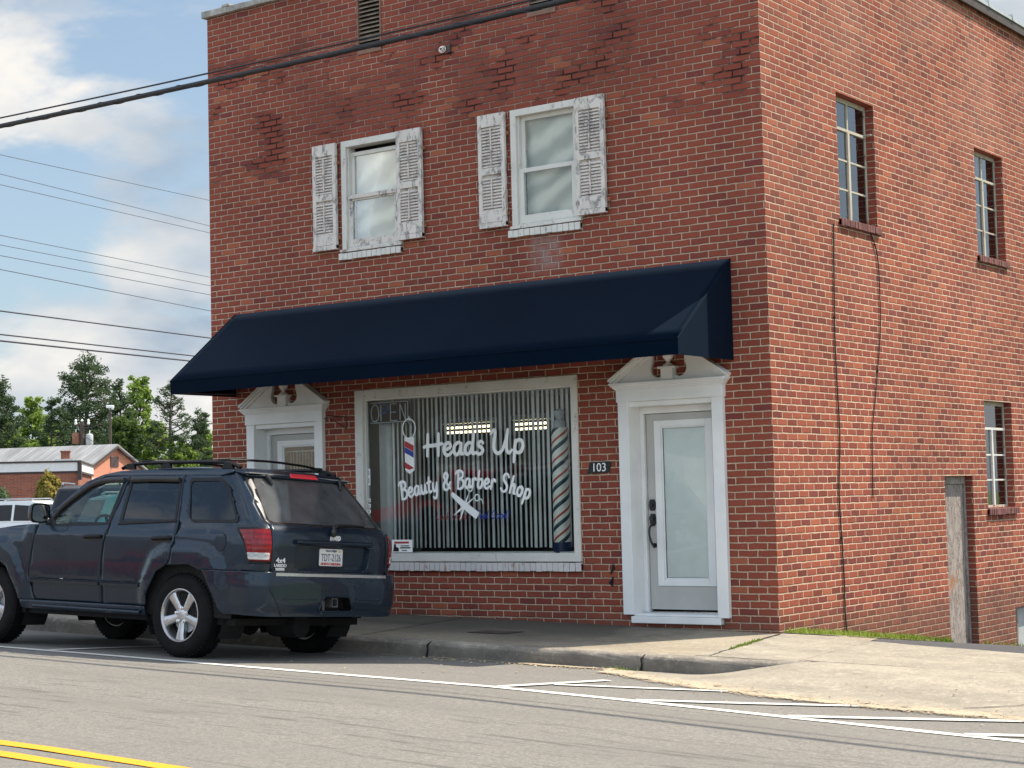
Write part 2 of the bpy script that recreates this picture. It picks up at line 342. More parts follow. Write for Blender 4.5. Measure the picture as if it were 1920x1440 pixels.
def paint(name, c, metal=.35, rough=.32, coat=1., spec=.5):
    t = NT(name); P = t.obj(); f = t.noise(P, 350, 2)
    t.col(t.mix(t.mrange(f, .3, .7), tuple(x * .82 for x in c), tuple(x * 1.2 for x in c)))
    t.set(spec=spec, metal=metal, rough=t.mrange(t.noise(P, 3.5, 5), .3, .7, rough - .05, rough + .09), coat=coat, coatr=.035)
    b = t.new('ShaderNodeBump'); b.inputs['Strength'].default_value = .06; b.inputs['Distance'].default_value = .05
    t.l.new(t.noise(P, 2.6, 1), b.inputs['Height']); t.l.new(b.outputs[0], t.b.inputs['Coat Normal']); MT[name] = t.m
paint('slate_paint', (.0085, .0195, .035), .22, .28, .38, .28); paint('white_car_paint', (.80, .80, .80), 0, .4); paint('black_car_paint', (.003, .003, .004), 0, .3, .35); paint('teal_paint', (.06, .30, .34)); paint('red_paint', (.45, .01, .012), 0)
def lens_mat(name, c, e=0):
    t = NT(name); p = t.sep(t.obj()); s = t.math('ABSOLUTE', t.math('SUBTRACT', t.math('FRACT', t.math('MULTIPLY', p[2], 22.)), .5))
    t.col(t.mix(t.mrange(s, 0, .5), c, tuple(x * .55 for x in c))); t.set(rough=.15, coat=.25, spec=.35); t.bump(s, .3, .01); MT[name] = t.m
lens_mat('red_lens', (.24, .002, .008)); lens_mat('bright_red_lens', (.85, .05, .07)); lens_mat('clear_lens', (.62, .60, .58))
def lamp_mat(name, c, s):
    t = NT(name); t.b.inputs['Emission Color'].default_value = (*c, 1); t.b.inputs['Emission Strength'].default_value = s; t.col(c); MT[name] = t.m
lamp_mat('tube_light', (1, .84, .52), 3.2)

def awning_mat():
    t = NT('awning_cloth'); P = t.obj(); p = t.sep(P)
    w = t.math('MULTIPLY', t.math('SINE', t.math('MULTIPLY', p[0], 900.)), t.math('SINE', t.math('MULTIPLY', p[2], 900.)))
    c = t.mix(t.mrange(t.noise(P, 1.2, 4), .3, .7), (.0004, .0045, .0130), (.0008, .0062, .0165)); c = t.mix(t.mrange(t.noise(P, 4, 6, .7), .62, .8, 0, .4), c, (.010, .018, .030))
    t.col(c); t.set(rough=.5, spec=.02); t.b.inputs['Sheen Weight'].default_value = .10; t.b.inputs['Sheen Tint'].default_value = (.55, .75, 1, 1); t.b.inputs['Sheen Roughness'].default_value = .4
    t.bump(t.math('ADD', w, t.math('MULTIPLY', t.noise(P, 1.5, 2), 8.)), .08, .004); MT['awning_cloth'] = t.m
awning_mat()

def asphalt_mat(name, c, lines=True):
    t = NT(name); P = t.pos()
    a = t.noise(P, 62, 4, .75); b = t.noise(P, 24, 4); big = t.noise(t.map(P, (.35, 1.4, 1)), .9, 5)
    col = t.mix(t.mrange(a, .3, .72), tuple(x * .5 for x in c), tuple(x * 1.42 for x in c))
    col = t.mix(t.mrange(b, .42, .66, 0, .6), col, tuple(x * .62 for x in c)); col = t.mix(t.mrange(t.noise(P, 33, 3, .7), .55, .72, 0, .5), col, tuple(x * 1.5 for x in c)); col = t.mix(t.mrange(big, .38, .66, 0, .6), col, tuple(x * .74 for x in c))
    if lines:
        st = t.noise(t.map(P, (.5, 4.2, 1), (2, 1, 0)), 2.2, 7, .68)      # worn dark flecks in the wheel tracks
        p = t.sep(P); trk = t.math('MULTIPLY', t.mrange(p[1], -5.0, -6.0), t.mrange(p[1], -8.1, -7.0))
        col = t.mix(t.math('MULTIPLY', t.mrange(st, .55, .62, 0, .65), t.math('ADD', trk, .12)), col, tuple(x * .45 for x in c))
        wv = t.noise(t.map(P, (.16, 1, 1)), 1.1, 3); k = t.math('ABSOLUTE', t.math('SUBTRACT', t.math('FRACT', t.math('ADD', t.math('MULTIPLY', p[1], .85), t.math('MULTIPLY', wv, .5))), .5))
        col = t.mix(t.math('MULTIPLY', t.mrange(k, .018, .004), t.mrange(t.noise(t.map(P, (.3, 1, 1)), 1.3, 3), .45, .6, 0, .5)), col, tuple(x * .4 for x in c))
    t.col(col); t.set(rough=.9, spec=.25); t.bump(t.math('ADD', a, b), .45, .006); MT[name] = t.m
asphalt_mat('asphalt', (.235, .222, .200)); asphalt_mat('drive_asphalt', (.10, .10, .105), False); asphalt_mat('lot_asphalt', (.19, .18, .17), False)
def concrete_mat(name, c, dark, amt=.5, painted_shade=False):
    t = NT(name); P = t.pos(); a = t.noise(P, 60, 4, .7); b = t.noise(t.map(P, (.6, 1.2, 1)), 2.2, 6, .62); d = t.noise(P, 9, 5, .6)
    col = t.mix(t.mrange(b, .36, .64), c, dark); col = t.mix(t.mrange(a, .35, .7, 0, .45), col, tuple(x * .5 for x in c)); col = t.mix(t.mrange(d, .55, .75, 0, .5), col, tuple(min(.9, x * 1.35) for x in c))
    col = t.mix(t.mrange(t.noise(P, 19, 5, .75), .48, .68, 0, .55), col, tuple(x * .52 for x in c)); col = t.mix(t.mrange(t.noise(P, 27, 4, .8), .56, .7, 0, .6), col, tuple(min(.95, x * 1.45) for x in c))
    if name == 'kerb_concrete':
        nz = t.sep(t.new('ShaderNodeNewGeometry').outputs['True Normal'])[2]; col = t.mix(t.mrange(nz, .75, .3, 0, .6), col, (.10, .09, .078))  # face darkened in colour: tyre dirt plus shade below the sunlit top
    if painted_shade:   # shade painted into the concrete along the shop front, fading near the driveway
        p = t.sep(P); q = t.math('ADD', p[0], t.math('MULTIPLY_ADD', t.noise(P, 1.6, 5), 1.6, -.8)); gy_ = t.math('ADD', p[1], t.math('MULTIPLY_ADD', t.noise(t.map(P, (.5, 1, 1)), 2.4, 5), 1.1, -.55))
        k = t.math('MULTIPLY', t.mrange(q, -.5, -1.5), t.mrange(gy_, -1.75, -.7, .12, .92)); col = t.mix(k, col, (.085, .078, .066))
    h = t.math('ADD', a, d)
    t.col(col); t.set(rough=.9, spec=.25); t.bump(h, amt, .006); MT[name] = t.m
concrete_mat('sidewalk_concrete', (.40, .345, .26), (.30, .255, .19), painted_shade=True); concrete_mat('kerb_concrete', (.44, .39, .32), (.10, .09, .08), 1.2); concrete_mat('apron_concrete', (.43, .385, .305), (.29, .26, .21), .9)
def line_paint(name, c):
    t = NT(name); P = t.pos(); k = t.mrange(t.noise(P, 70, 5, .75), .60, .68, 0, .75)
    t.col(t.mix(k, c, (.2, .19, .17))); t.set(rough=.7); MT[name] = t.m
line_paint('white_line', (.76, .74, .68)); line_paint('yellow_line', (.82, .36, .015))
def sand_mat():
    t = NT('sand'); P = t.pos(); n = t.n; p = t.sep(P)
    t.col(t.mix(t.noise(P, 60, 3), (.54, .44, .31), (.38, .31, .22))); t.set(rough=1.)
    tr = t.new('ShaderNodeBsdfTransparent'); mx = t.new('ShaderNodeMixShader')
    at = t.new('ShaderNodeAttribute', attribute_name='edge')
    f = t.mrange(t.math('ADD', t.math('ADD', t.math('MULTIPLY', t.noise(P, 34, 7, .8), .75), t.math('MULTIPLY', t.noise(P, 4, 4, .6), .5)), t.math('MULTIPLY', at.outputs['Fac'], .26)), .70, .82)
    t.l.new(f, mx.inputs[0]); t.l.new(tr.outputs[0], mx.inputs[1]); t.l.new(t.b.outputs[0], mx.inputs[2]); t.l.new(mx.outputs[0], t.out.inputs[0]); MT['sand'] = t.m
sand_mat()
def leaf_mat(name, a, b, tr=.3):
    t = NT(name); g = t.new('ShaderNodeNewGeometry'); r = g.outputs['Random Per Island']; P = t.pos()
    c = t.mix(r, a, b); c = t.mix(t.mrange(t.noise(P, .5, 3), .4, .65, 0, .5), c, tuple(x * .6 for x in a))
    t.col(c); t.set(rough=.75, spec=.2)
    tl = t.new('ShaderNodeBsdfTranslucent'); t.l.new(c, tl.inputs[0]); mx = t.new('ShaderNodeMixShader'); mx.inputs[0].default_value = tr
    t.l.new(t.b.outputs[0], mx.inputs[1]); t.l.new(tl.outputs[0], mx.inputs[2]); t.l.new(mx.outputs[0], t.out.inputs[0]); MT[name] = t.m
leaf_mat('pine_leaf', (.055, .095, .050), (.13, .175, .085), .38); leaf_mat('light_leaf', (.20, .30, .06), (.32, .42, .11), .5); leaf_mat('mid_leaf', (.07, .12, .035), (.15, .22, .06), .45)
leaf_mat('bush_leaf', (.20, .20, .04), (.38, .28, .07), .3); leaf_mat('grass_leaf', (.17, .27, .035), (.34, .42, .08), .4); leaf_mat('hedge_leaf', (.06, .12, .05), (.12, .19, .09), .3)
def metal_roof():
    t = NT('metal_roof'); P = t.obj(); p = t.sep(P)
    k = t.math('ABSOLUTE', t.math('SUBTRACT', t.math('FRACT', t.math('MULTIPLY', p[0], 1.6)), .5))
    t.col(t.mix(t.mrange(t.noise(t.map(P, (1, .3, .3)), 1.5, 5), .35, .65), (.36, .37, .37), (.24, .24, .24))); t.set(rough=.5, metal=.2); t.bump(t.mrange(k, .06, 0), .8, .04); MT['metal_roof'] = t.m
metal_roof()
def siding_mat(name, c):
    t = NT(name); p = t.sep(t.obj()); k = t.math('FRACT', t.math('MULTIPLY', p[2], 5.)); t.col(t.mix(t.mrange(k, .0, .12), tuple(x * .6 for x in c), c)); t.set(rough=.75); t.bump(k, .6, .03); MT[name] = t.m
siding_mat('pink_siding', (.62, .27, .175)); siding_mat('white_siding', (.68, .68, .65))
def text(s, size, m, name, parent, loc, rot=(R(90), 0, 0), ext=.002, align='CENTER', sx=1, offset=0):
    c = bpy.data.curves.new(name, 'FONT'); c.body = s; c.size = size; c.extrude = ext; c.align_x = align; c.align_y = 'CENTER'; c.offset = offset
    o = bpy.data.objects.new(name, c); COL.objects.link(o); bpy.context.view_layer.update()
    me = bpy.data.meshes.new_from_object(o.evaluated_get(bpy.context.evaluated_depsgraph_get())); bpy.data.objects.remove(o)
    me.materials.clear(); me.materials.append(m); o = bpy.data.objects.new(name, me); COL.objects.link(o); o.parent = parent; o.location = loc; o.rotation_euler = rot; o.scale = (sx, 1, 1); return o
# ------------------------------------------------------------------ terrain heights
ZL = [(-60, .22), (-12, .20), (-5.87, .087), (-4.4, .056), (-3.3, .029), (-1.63, -.008), (-.23, -.039), (1.05, -.087), (2.27, -.139), (3., -.169), (3.75, -.199), (14, -.55), (60, -1.2)]
def zl(x): return interp(ZL, x)
def zsw(x, y): return .038 - .021 * max(x, -9) + .035 * y - max(0, x - 3.0) * .012
def zk(x): return zsw(x, -1.83) - (.130 if x > -2 else .130 + .006 * min(1.8, -2 - x))
def zroad(x, y):
    if y >= -4.15: return zk(x) + (zl(x) - zk(x)) * (-1.83 - y) / 2.32
    c = zl(x) + .0175 * (-4.15 - y)
    return c if y > -8.2 else zl(x) + .0175 * 4.05 - .0175 * (-8.2 - y)
def zapron(x, y):
    t = sst(.10, 1.15, x); a = zroad(x, y)
    y0 = yedge(x); b = zroad(x, y0) + (zsw(x, -1.58) - zroad(x, y0)) * sst(0, 1, max(0, min(1, (y - y0) / (-1.58 - y0)))) if y > y0 else a
    return a + (b - a) * t + .006
def zlot(x, y):   # ground falling away beside and behind the building
    if y < 0: return zsw(min(max(x, 0), 12), y) - .002
    if x > 0 or y > 1: base = zsw(min(max(x, 0), 12), 0) - .002
    else: base = zsw(x, 0)
    return base - .10 * max(0, y - .05) if y < 18 else base - 1.8
def grid(name, m, xs, ys, zf, kind='structure', smooth=True, skip=None, attr=None, parent=None):
    vs = [(x, y, zf(x, y)) for x in xs for y in ys]; n = len(ys)
    fs = [(i * n + j, (i + 1) * n + j, (i + 1) * n + j + 1, i * n + j + 1) for i in range(len(xs) - 1) for j in range(n - 1) if not (skip and skip((xs[i] + xs[i + 1]) / 2, (ys[j] + ys[j + 1]) / 2))]
    me = bpy.data.meshes.new(name); me.from_pydata(vs, [], fs); me.materials.append(m)
    if smooth: me.polygons.foreach_set('use_smooth', [True] * len(me.polygons))
    if attr:
        a = me.attributes.new(attr[0], 'FLOAT', 'POINT')
        for i, v in enumerate(vs): a.data[i].value = attr[1](v[0], v[1])
    o = bpy.data.objects.new(name, me); COL.objects.link(o)
    if kind: o['kind'] = kind
    return o
def fr(a, b, st):
    n = max(1, int(round((b - a) / st))); return [a + (b - a) * i / n for i in range(n + 1)]
# ground sheet to the horizon, kept under everything laid on it
def zg(x, y):
    if y > -15 and y < 0 and -130 < x < 60: return min(zroad(x, min(y, -1.83)), zsw(x, 0)) - .35
    if x > -7.4: return -2.6 if y > 20 else -1.0 - .1 * max(0, y)
    return (.0 if x < -9 else -.4) - .25
gx = [-1500, -700, -350, -200, -130, -90, -60, -40, -25, -15, -9, -7.4, -7.3, -3, 0, 3, 8, 15, 30, 60, 120, 300, 700, 1500]
gy = [-1500, -600, -250, -100, -50, -30, -20, -15.2, -15, -12, -8, -4, -1, 0, .2, 4, 8, 12, 16, 20, 26, 60, 120, 300, 700, 1500]
grid('ground', MT['weed'], gx, gy, zg, smooth=False)
grid('road', MT['asphalt'], fr(-130, -20, 5) + fr(-19, 8, .5) + fr(9, 60, 4), fr(-13.2, -8.3, .6) + [-8.2] + fr(-7.6, -4.3, .4) + [-4.15] + fr(-3.8, -1.83, .25), zroad)
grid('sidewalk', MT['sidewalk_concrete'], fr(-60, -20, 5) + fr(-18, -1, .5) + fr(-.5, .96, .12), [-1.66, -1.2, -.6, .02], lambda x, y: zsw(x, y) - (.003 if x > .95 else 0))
# far kerb and pavement across the road, seen only in reflections
grid('far_sidewalk', MT['sidewalk_concrete'], fr(-90, 60, 6), [-15.6, -13.2], lambda x, y: zroad(x, -13.2) + .13)
grid('far_lot', MT['lot_asphalt'], fr(-90, 60, 10), [-60, -15.6], lambda x, y: zroad(x, -13.2) + .12)
# parking lot to the left of the building
grid('parking_lot', MT['lot_asphalt'], fr(-95, -7.34, 6), fr(0.02, 96, 6), lambda x, y: .19 - .19 * sst(2, 9, y) * sst(-9, -19, x))
# concrete apron of the driveway: kerb line to road edge, then the slab up to the side drive
def yedge(x): return interp([(-.75, -1.9), (-.2, -2.25), (.5, -2.62), (1.4, -2.95), (2.4, -3.05), (9, -3.2)], x)
def apron():
    mb = MB(); xs = fr(-.72, 9, .12); N = 16
    vs = []
    for x in xs:
        y0 = yedge(x) + .02 * math.sin(x * 9) + .015 * math.sin(x * 23); y1 = -1.78 if x < .95 else -1.58
        if .95 <= x < 1.2: y1 = -1.72 + (x - .95) * .56
        for j in range(N + 1): y = y0 + (y1 - y0) * j / N; vs.append((x, y, zapron(x, y)))
    fs = [(i * (N + 1) + j, (i + 1) * (N + 1) + j, (i + 1) * (N + 1) + j + 1, i * (N + 1) + j + 1) for i in range(len(xs) - 1) for j in range(N)]
    mb.add(vs, fs); o = mb.build('driveway_apron', MT['apron_concrete'], smooth=60, fix=False); o['kind'] = 'structure'
apron()
def yb(x): return interp([(0, .03), (.66, .03), (.76, -.16), (1.4, -.29), (3, -.54), (9, -.84)], x)
def slab():
    mb = MB(); xs = [.985] + fr(1.1, 9, .3); N = 6; vs = []
    for x in xs:
        y1 = yb(x) + .012 * math.sin(x * 7)
        for j in range(N + 1): y = -1.565 + (y1 + 1.565) * j / N; vs.append((x, y, zsw(x, y) + .002))
    fs = [(i * (N + 1) + j, (i + 1) * (N + 1) + j, (i + 1) * (N + 1) + j + 1, i * (N + 1) + j + 1) for i in range(len(xs) - 1) for j in range(N)]
    mb.add(vs, fs); o = mb.build('driveway_slab', MT['apron_concrete'], smooth=60, fix=False); o['kind'] = 'structure'
    # wedge of slab beside the wall corner
    mb = MB(); a = [(.03, -1.62), (.985, -1.62), (.985, yb(.985)), (.76, -.16), (.66, .03), (.03, .03)]
    mb.add([(x, y, zsw(x, y) + .003) for x, y in a], [(0, 1, 2, 3, 4, 5)]); o = mb.build('driveway_wedge', MT['apron_concrete'], fix=False); o['kind'] = 'structure'
slab()
grid('side_drive', MT['drive_asphalt'], fr(.0, 12, .6), fr(-.75, .0, .15) + fr(.3, 18, .6), lambda x, y: zlot(x, y) - (.012 if y < yb(x) else .004) - .0)
gb = MB(); ys_ = fr(.0, 4.0, .16); gv = []
for y in ys_:
    for k in range(5): x = .66 * max(.02, 1 - max(0, y) / 3.9) * k / 4; gv.append((x, y, zlot(x, y) + .012 - .008 * (k == 4)))
gb.add(gv, [(i * 5 + j, (i + 1) * 5 + j, (i + 1) * 5 + j + 1, i * 5 + j + 1) for i in range(len(ys_) - 1) for j in range(4)]); gb.build('grass_bank', MT['dirt'], smooth=60, fix=False)['kind'] = 'structure'
# expansion joints and cracks
def strip(name, pts, wd, m, zf, dz=.004, kind='structure'):
    mb = MB(); P = [Vector((a, b, 0)) for a, b in pts]; vs = []
    for i, q in enumerate(P):
        t = (P[min(i + 1, len(P) - 1)] - P[max(i - 1, 0)]).normalized(); n = Vector((-t.y, t.x, 0)); w_ = wd(i) if callable(wd) else wd
        for sgn in (1, -1): c = q + n * sgn * w_ / 2; vs.append((c.x, c.y, zf(c.x, c.y) + dz))
    mb.add(vs, [(2 * i, 2 * i + 1, 2 * i + 3, 2 * i + 2) for i in range(len(P) - 1)])
    o = mb.build(name, m, fix=False)
    o['kind'] = kind; return o
def jag(a, b, n, amp): return [(a[0] + (b[0] - a[0]) * i / n + random.uniform(-amp, amp), a[1] + (b[1] - a[1]) * i / n + random.uniform(-amp, amp)) for i in range(n + 1)]
rw = lambda lo, hi: (lambda i: random.uniform(lo, hi))
strip('pavement_joint', jag((.035, -.06), (.10, -.95), 12, .006), rw(.018, .04), MT['dark_void'], zsw, .006)
strip('pavement_joint', jag((.10, -.95), (.17, -1.62), 10, .012), rw(.004, .02), MT['dark_void'], zsw, .006)
strip('pavement_joint', jag((1.02, -1.57), (6, -1.60), 60, .006), rw(.006, .018), MT['dark_void'], zsw, .006)
for jx in (-3.62, -5.5, -1.85 - 7.4): strip('pavement_joint', jag((jx, -.02), (jx - .02, -1.66), 8, .004), .014, MT['dark_void'], zsw, .005)
strip('pavement_joint', jag((-9, -.60), (-3.64, -.62), 12, .004), .010, MT['dark_void'], zsw, .005)
strip('apron_crack', jag((2.9, -2.9), (3.6, -2.3), 10, .02), rw(.006, .02), MT['dark_void'], zapron, .006)
# metal cover in the pavement
cv = MB(); a = [(-2.80, -1.08), (-2.38, -1.05), (-2.30, -.82), (-2.72, -.86)]
cv.add([(x, y, zsw(x, y) + .006) for x, y in a], [(0, 1, 2, 3)]); cv.add([(x, y, zsw(x, y) + .003) for x, y in a], [(3, 2, 1, 0)])
tag(cv.build('pavement_cover', MT['tin'], fix=False), 'small rusty brown access cover set in the shaded pavement', 'cover')

# ------------------------------------------------------------------ kerb (swept profile, dipping into the driveway)
def kerb():
    path = [(x, -1.83) for x in fr(-60, -10, 5)] + [(x, -1.83) for x in fr(-9, -.1, .15)] + [(.05, -1.835), (.2, -1.835), (.35, -1.825), (.5, -1.81), (.65, -1.785), (.8, -1.75), (.95, -1.70), (1.06, -1.65), (1.15, -1.60)]
    gaps = [-5.6, -2.62, -.33]
    mb = MB(); ring = 9; vs = []; segs = []
    for i, (x, y) in enumerate(path):
        t = Vector((path[min(i + 1, len(path) - 1)][0] - path[max(i - 1, 0)][0], path[min(i + 1, len(path) - 1)][1] - path[max(i - 1, 0)][1], 0)).normalized()
        n = Vector((t.y, -t.x, 0))      # towards the road
        top = zsw(x, max(y, -1.66)) + .004; bot = zapron(x, y) - .03 if x > .1 else zroad(x, min(y, -1.83)) - .03
        if bot > top - .012: bot = top - .012
        h = top - bot; rr = min(.045, h * .7); jit = lambda a: random.uniform(-a, a) if x > -10 else 0
        prof = [(-.17, 0), (-.06, .001), (-.02 - rr * .3, -.002), (-.012, -rr * .3), (.003, -rr * .75), (.01, -rr * 1.2), (.018, -h * .6), (.022, -h * .85), (.028, -h)]
        if any(abs(x - g) < .01 for g in gaps): pass
        for a, b in prof: c = Vector((x, y, 0)) + n * (a + jit(.004)); vs.append((c.x, c.y, top + b + (jit(.003) if b < -.002 else 0)))
    fs = [(i * ring + j, (i + 1) * ring + j, (i + 1) * ring + j + 1, i * ring + j + 1) for i in range(len(path) - 1) for j in range(ring - 1)]
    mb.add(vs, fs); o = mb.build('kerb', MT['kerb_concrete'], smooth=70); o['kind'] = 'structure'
    for g in (-5.6, -2.66, -.35):
        z0, z1 = zroad(g, -1.85), zsw(g, -1.8) + .006
        mb = MB(); mb.tube([(g - .012, -1.68, z1 - .002), (g, -1.80, z1 - .003), (g - .005, -1.85, z1 - .03), (g + .006, -1.858, (z0 + z1) / 2), (g - .008, -1.862, z0 + .0)], [.004, .007, .010, .008, .011], 6)
        o = mb.build('kerb_joint', MT['dark_void']); o['kind'] = 'structure'
kerb()

# ------------------------------------------------------------------ road markings
def line(name, pts, wd, m, kind='structure', dz=.005):
    P = []
    for (a, b), (c, d) in zip(pts, pts[1:]):
        n = max(1, int(math.hypot(c - a, d - b) / .25)); P += [(a + (c - a) * i / n, b + (d - b) * i / n) for i in range(n)]
    P.append(pts[-1]); return strip(name, P, wd, m, zroad, dz, kind)
wl_ = MT['white_line']
line('edge_line', [(-60, -4.15), (12, -4.15)], lambda i: .10 + .006 * math.sin(i * 1.7), wl_)
line('hatch_line', [(-.17, -4.12), (.02, -2.96)], .095, wl_, dz=.009)
line('hatch_line', [(-.03, -3.62), (1.12, -3.02)], .095, wl_, dz=.009)
line('hatch_line', [(1.0, -4.12), (2.36, -3.14)], .10, wl_, dz=.009)
line('hatch_line', [(2.17, -4.12), (3.75, -3.0)], .10, wl_, dz=.009)
line('hatch_line', [(3.37, -4.12), (5.0, -3.0)], .10, wl_, dz=.009)
line('hatch_line', [(-5.2, -4.12), (-5.2, -2.1)], .095, wl_, dz=.009)
line('centre_line', [(-60, -8.20), (14, -8.20)], lambda i: .11 + .005 * math.sin(i * 2.1), MT['yellow_line'])
line('centre_line', [(-60, -8.44), (14, -8.44)], lambda i: .11 + .005 * math.sin(i * 1.3), MT['yellow_line'])
# sandy grit that gathers along the gutter and apron edge
def grit():
    mb = MB(); xs = fr(-4.2, 8, .1); N = 8; vs = []; ed = []
    for x in xs:
        yc = yedge(x) if x > -.75 else -1.93 + (x + .75) * .008; wd = interp([(-4.2, .14), (-2.5, .26), (-1, .40), (.3, .46), (4, .50), (8, .5)], x)
        for j in range(N + 1):
            t = j / N; y = yc - .12 * (x > -.6) - wd * .45 + wd * t
            if x < -.6: y = min(y, -1.885)
            z = max(zroad(x, min(y, -1.85)), zapron(x, y) if (y > yedge(x) and x > -.7) else -9); vs.append((x, y, z + .011)); ed.append((1 - abs(2 * t - 1)) * interp([(-4.2, 0), (-2.2, .5), (-.8, 1), (8, 1)], x))
    fs = [(i * (N + 1) + j, (i + 1) * (N + 1) + j, (i + 1) * (N + 1) + j + 1, i * (N + 1) + j + 1) for i in range(len(xs) - 1) for j in range(N)]
    mb.add(vs, fs); o = mb.build('gutter_sand', MT['sand'], fix=False)
    a = o.data.attributes.new('edge', 'FLOAT', 'POINT'); [setattr(a.data[i], 'value', e) for i, e in enumerate(ed)]
    tag(o, 'drifted tan sand and grit lying along the gutter and driveway edge', 'sand', kind='stuff')
    mb = MB()      # small stones and dry leaf bits
    for k in range(420):
        x = random.uniform(-2.6, 5); y = (yedge(x) if x > -.75 else -1.98) + random.gauss(-.12, .10); y = min(y, -1.9) if x < .2 else y
        if random.random() < .1: x, y = random.uniform(-4, 4), random.uniform(-3.9, -2.2)
        s = random.uniform(.004, .011); z = max(zroad(x, y), zapron(x, y) if x > -.7 and y > yedge(x) else -9) + s * .6 + .006
        M_ = Matrix.Translation((x, y, z)) @ Matrix.Rotation(random.uniform(0, 6), 4, 'Z') @ Matrix.Diagonal((s * 1.5, s, s * .6, 1))
        mb.add([M_ @ Vector(q) for q in ((1, 0, 0), (-1, 0, 0), (0, 1, 0), (0, -1, 0), (0, 0, 1), (0, 0, -1))], [(0, 2, 4), (2, 1, 4), (1, 3, 4), (3, 0, 4), (2, 0, 5), (1, 2, 5), (3, 1, 5), (0, 3, 5)])
    tag(mb.build('gravel', MT['sand_stone'] if 'sand_stone' in MT else simple('sand_stone', (.45, .35, .22), .9, var=.4)), 'loose tan pebbles scattered along the gutter', 'gravel', kind='stuff')
grit()
def grass():
    mb = MB()
    def blade(x, y, z, h, s=.008):
        a = random.uniform(0, 6.28); l = random.uniform(.2, .8) * h; dx, dy = math.cos(a), math.sin(a); px, py = -dy * s, dx * s
        mb.add([(x - px, y - py, z), (x + px, y + py, z), (x + dx * l * .4 + px * .6, y + dy * l * .4 + py * .6, z + h * .6), (x + dx * l * .4 - px * .6, y + dy * l * .4 - py * .6, z + h * .6), (x + dx * l, y + dy * l, z + h)], [(0, 1, 2, 3), (3, 2, 4)])
    for k in range(9000):
        y = random.uniform(.02, 4.1) if random.random() < .85 else random.uniform(4, 8.5); x = abs(random.gauss(0, .45)) * max(.06, 1 - max(0, y) / 3.9) * .62 + .005
        if 4.05 < y < 4.97 and x < .2 or x > .62: continue
        dens = .5 + .5 * math.sin(y * 5.1 + math.sin(y * 13)); 
        if random.random() > (dens * .8 + .25) * interp([(0, .6), (.5, 1), (2.2, 1), (3.2, .4), (5, .15), (9, .1)], y): continue
        blade(x, y, zlot(x, y) - .005, random.uniform(.02, .085) * random.uniform(.5, 1.1))
    for k in range(260):      # weeds in the joint
        t = random.uniform(.25, .75); x = .045 + t * .12 + random.gauss(0, .015); y = -.2 - t * 1.3
        blade(x, y, zsw(x, y), random.uniform(.012, .03), .005)
    for k in range(60): x = random.gauss(-.55, .08); blade(x, -1.9 + random.gauss(0, .015), zroad(x, -1.9), random.uniform(.015, .04), .005)
    tag(mb.build('grass', MT['grass_leaf'], fix=False), 'strip of bright green grass growing along the foot of the side wall', 'grass', kind='stuff')
grass()

# ------------------------------------------------------------------ the shop building
BL = 7.3; BD = 16.; ZT = 7.12
B = empty('shop_building', (0, 0, 0), 'two storey red brick corner building with barber shop front and white trimmed doors', 'building')
def wall(name, axis, c, inward, u0, u1, z0, z1, holes, th, m):
    """plane wall with openings; axis 'y' -> face at y=c with u=x, 'x' -> face at x=c with u=y"""
    mb = MB(); us = sorted({u0, u1, *[h[0] for h in holes], *[h[1] for h in holes]}); zs = sorted({z0, z1, *[h[2] for h in holes], *[h[3] for h in holes]})
    P = (lambda u, d, z: (u, c + inward * d, z)) if axis == 'y' else (lambda u, d, z: (c + inward * d, u, z))
    inh = lambda u, z: any(h[0] < u < h[1] and h[2] < z < h[3] for h in holes)
    for a, b in zip(us, us[1:]):
        for p, q in zip(zs, zs[1:]):
            if inh((a + b) / 2, (p + q) / 2): continue
            for d in (0, th): mb.add([P(a, d, p), P(b, d, p), P(b, d, q), P(a, d, q)], [(0, 1, 2, 3) if d == 0 else (3, 2, 1, 0)])
    for a, b, p, q in [(u0, u1, z0, z1)] + [h[:4] for h in holes]:
        for e in (((a, p), (b, p)), ((b, p), (b, q)), ((b, q), (a, q)), ((a, q), (a, p))):
            (x0, y0), (x1, y1) = e; mb.add([P(x0, 0, y0), P(x1, 0, y1), P(x1, th, y1), P(x0, th, y0)], [(0, 1, 2, 3)])
    return mb.build(name, m, B)
DR = (-1.60, -.565, .10, 2.25); DLx = -5.045   # right door opening and the shift to the left one
DLo = (DR[0] + DLx, DR[1] + DLx, .10, 2.25)
SW_ = (-5.06, -2.18, .66, 2.545)
UW = [(-5.225, -4.36, 4.10, 5.345), (-2.90, -2.035, 4.10, 5.345)]
VT = [(-4.955, -4.61, 6.30, 7.0), (-2.64, -2.295, 6.30, 7.0)]
wall('front_wall', 'y', 0, 1, -BL, -.001, -1.2, ZT, [DR, DLo, SW_] + UW + VT, .28, MT['brick'])
SWN = [(1.63, 2.54, 4.09, 5.38), (5.41, 6.34, 4.09, 5.38), (5.39, 6.30, 1.09, 2.355)]
SDR = (4.09, 4.93, -1.4, 1.47); BWN = (6.15, 7.05, -1.15, -.12)
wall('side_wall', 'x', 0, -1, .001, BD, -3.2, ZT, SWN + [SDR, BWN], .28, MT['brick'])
wall('party_wall', 'x', -BL, 1, .001, BD, -1.2, ZT, [], .28, MT['brick'])
wall('rear_wall', 'y', BD, -1, -BL, 0, -3.2, ZT, [], .28, MT['brick'])
box('roof', MT['tin'], (-BL + .27, -.27, .27, BD - .27, 6.2, 6.35), B)
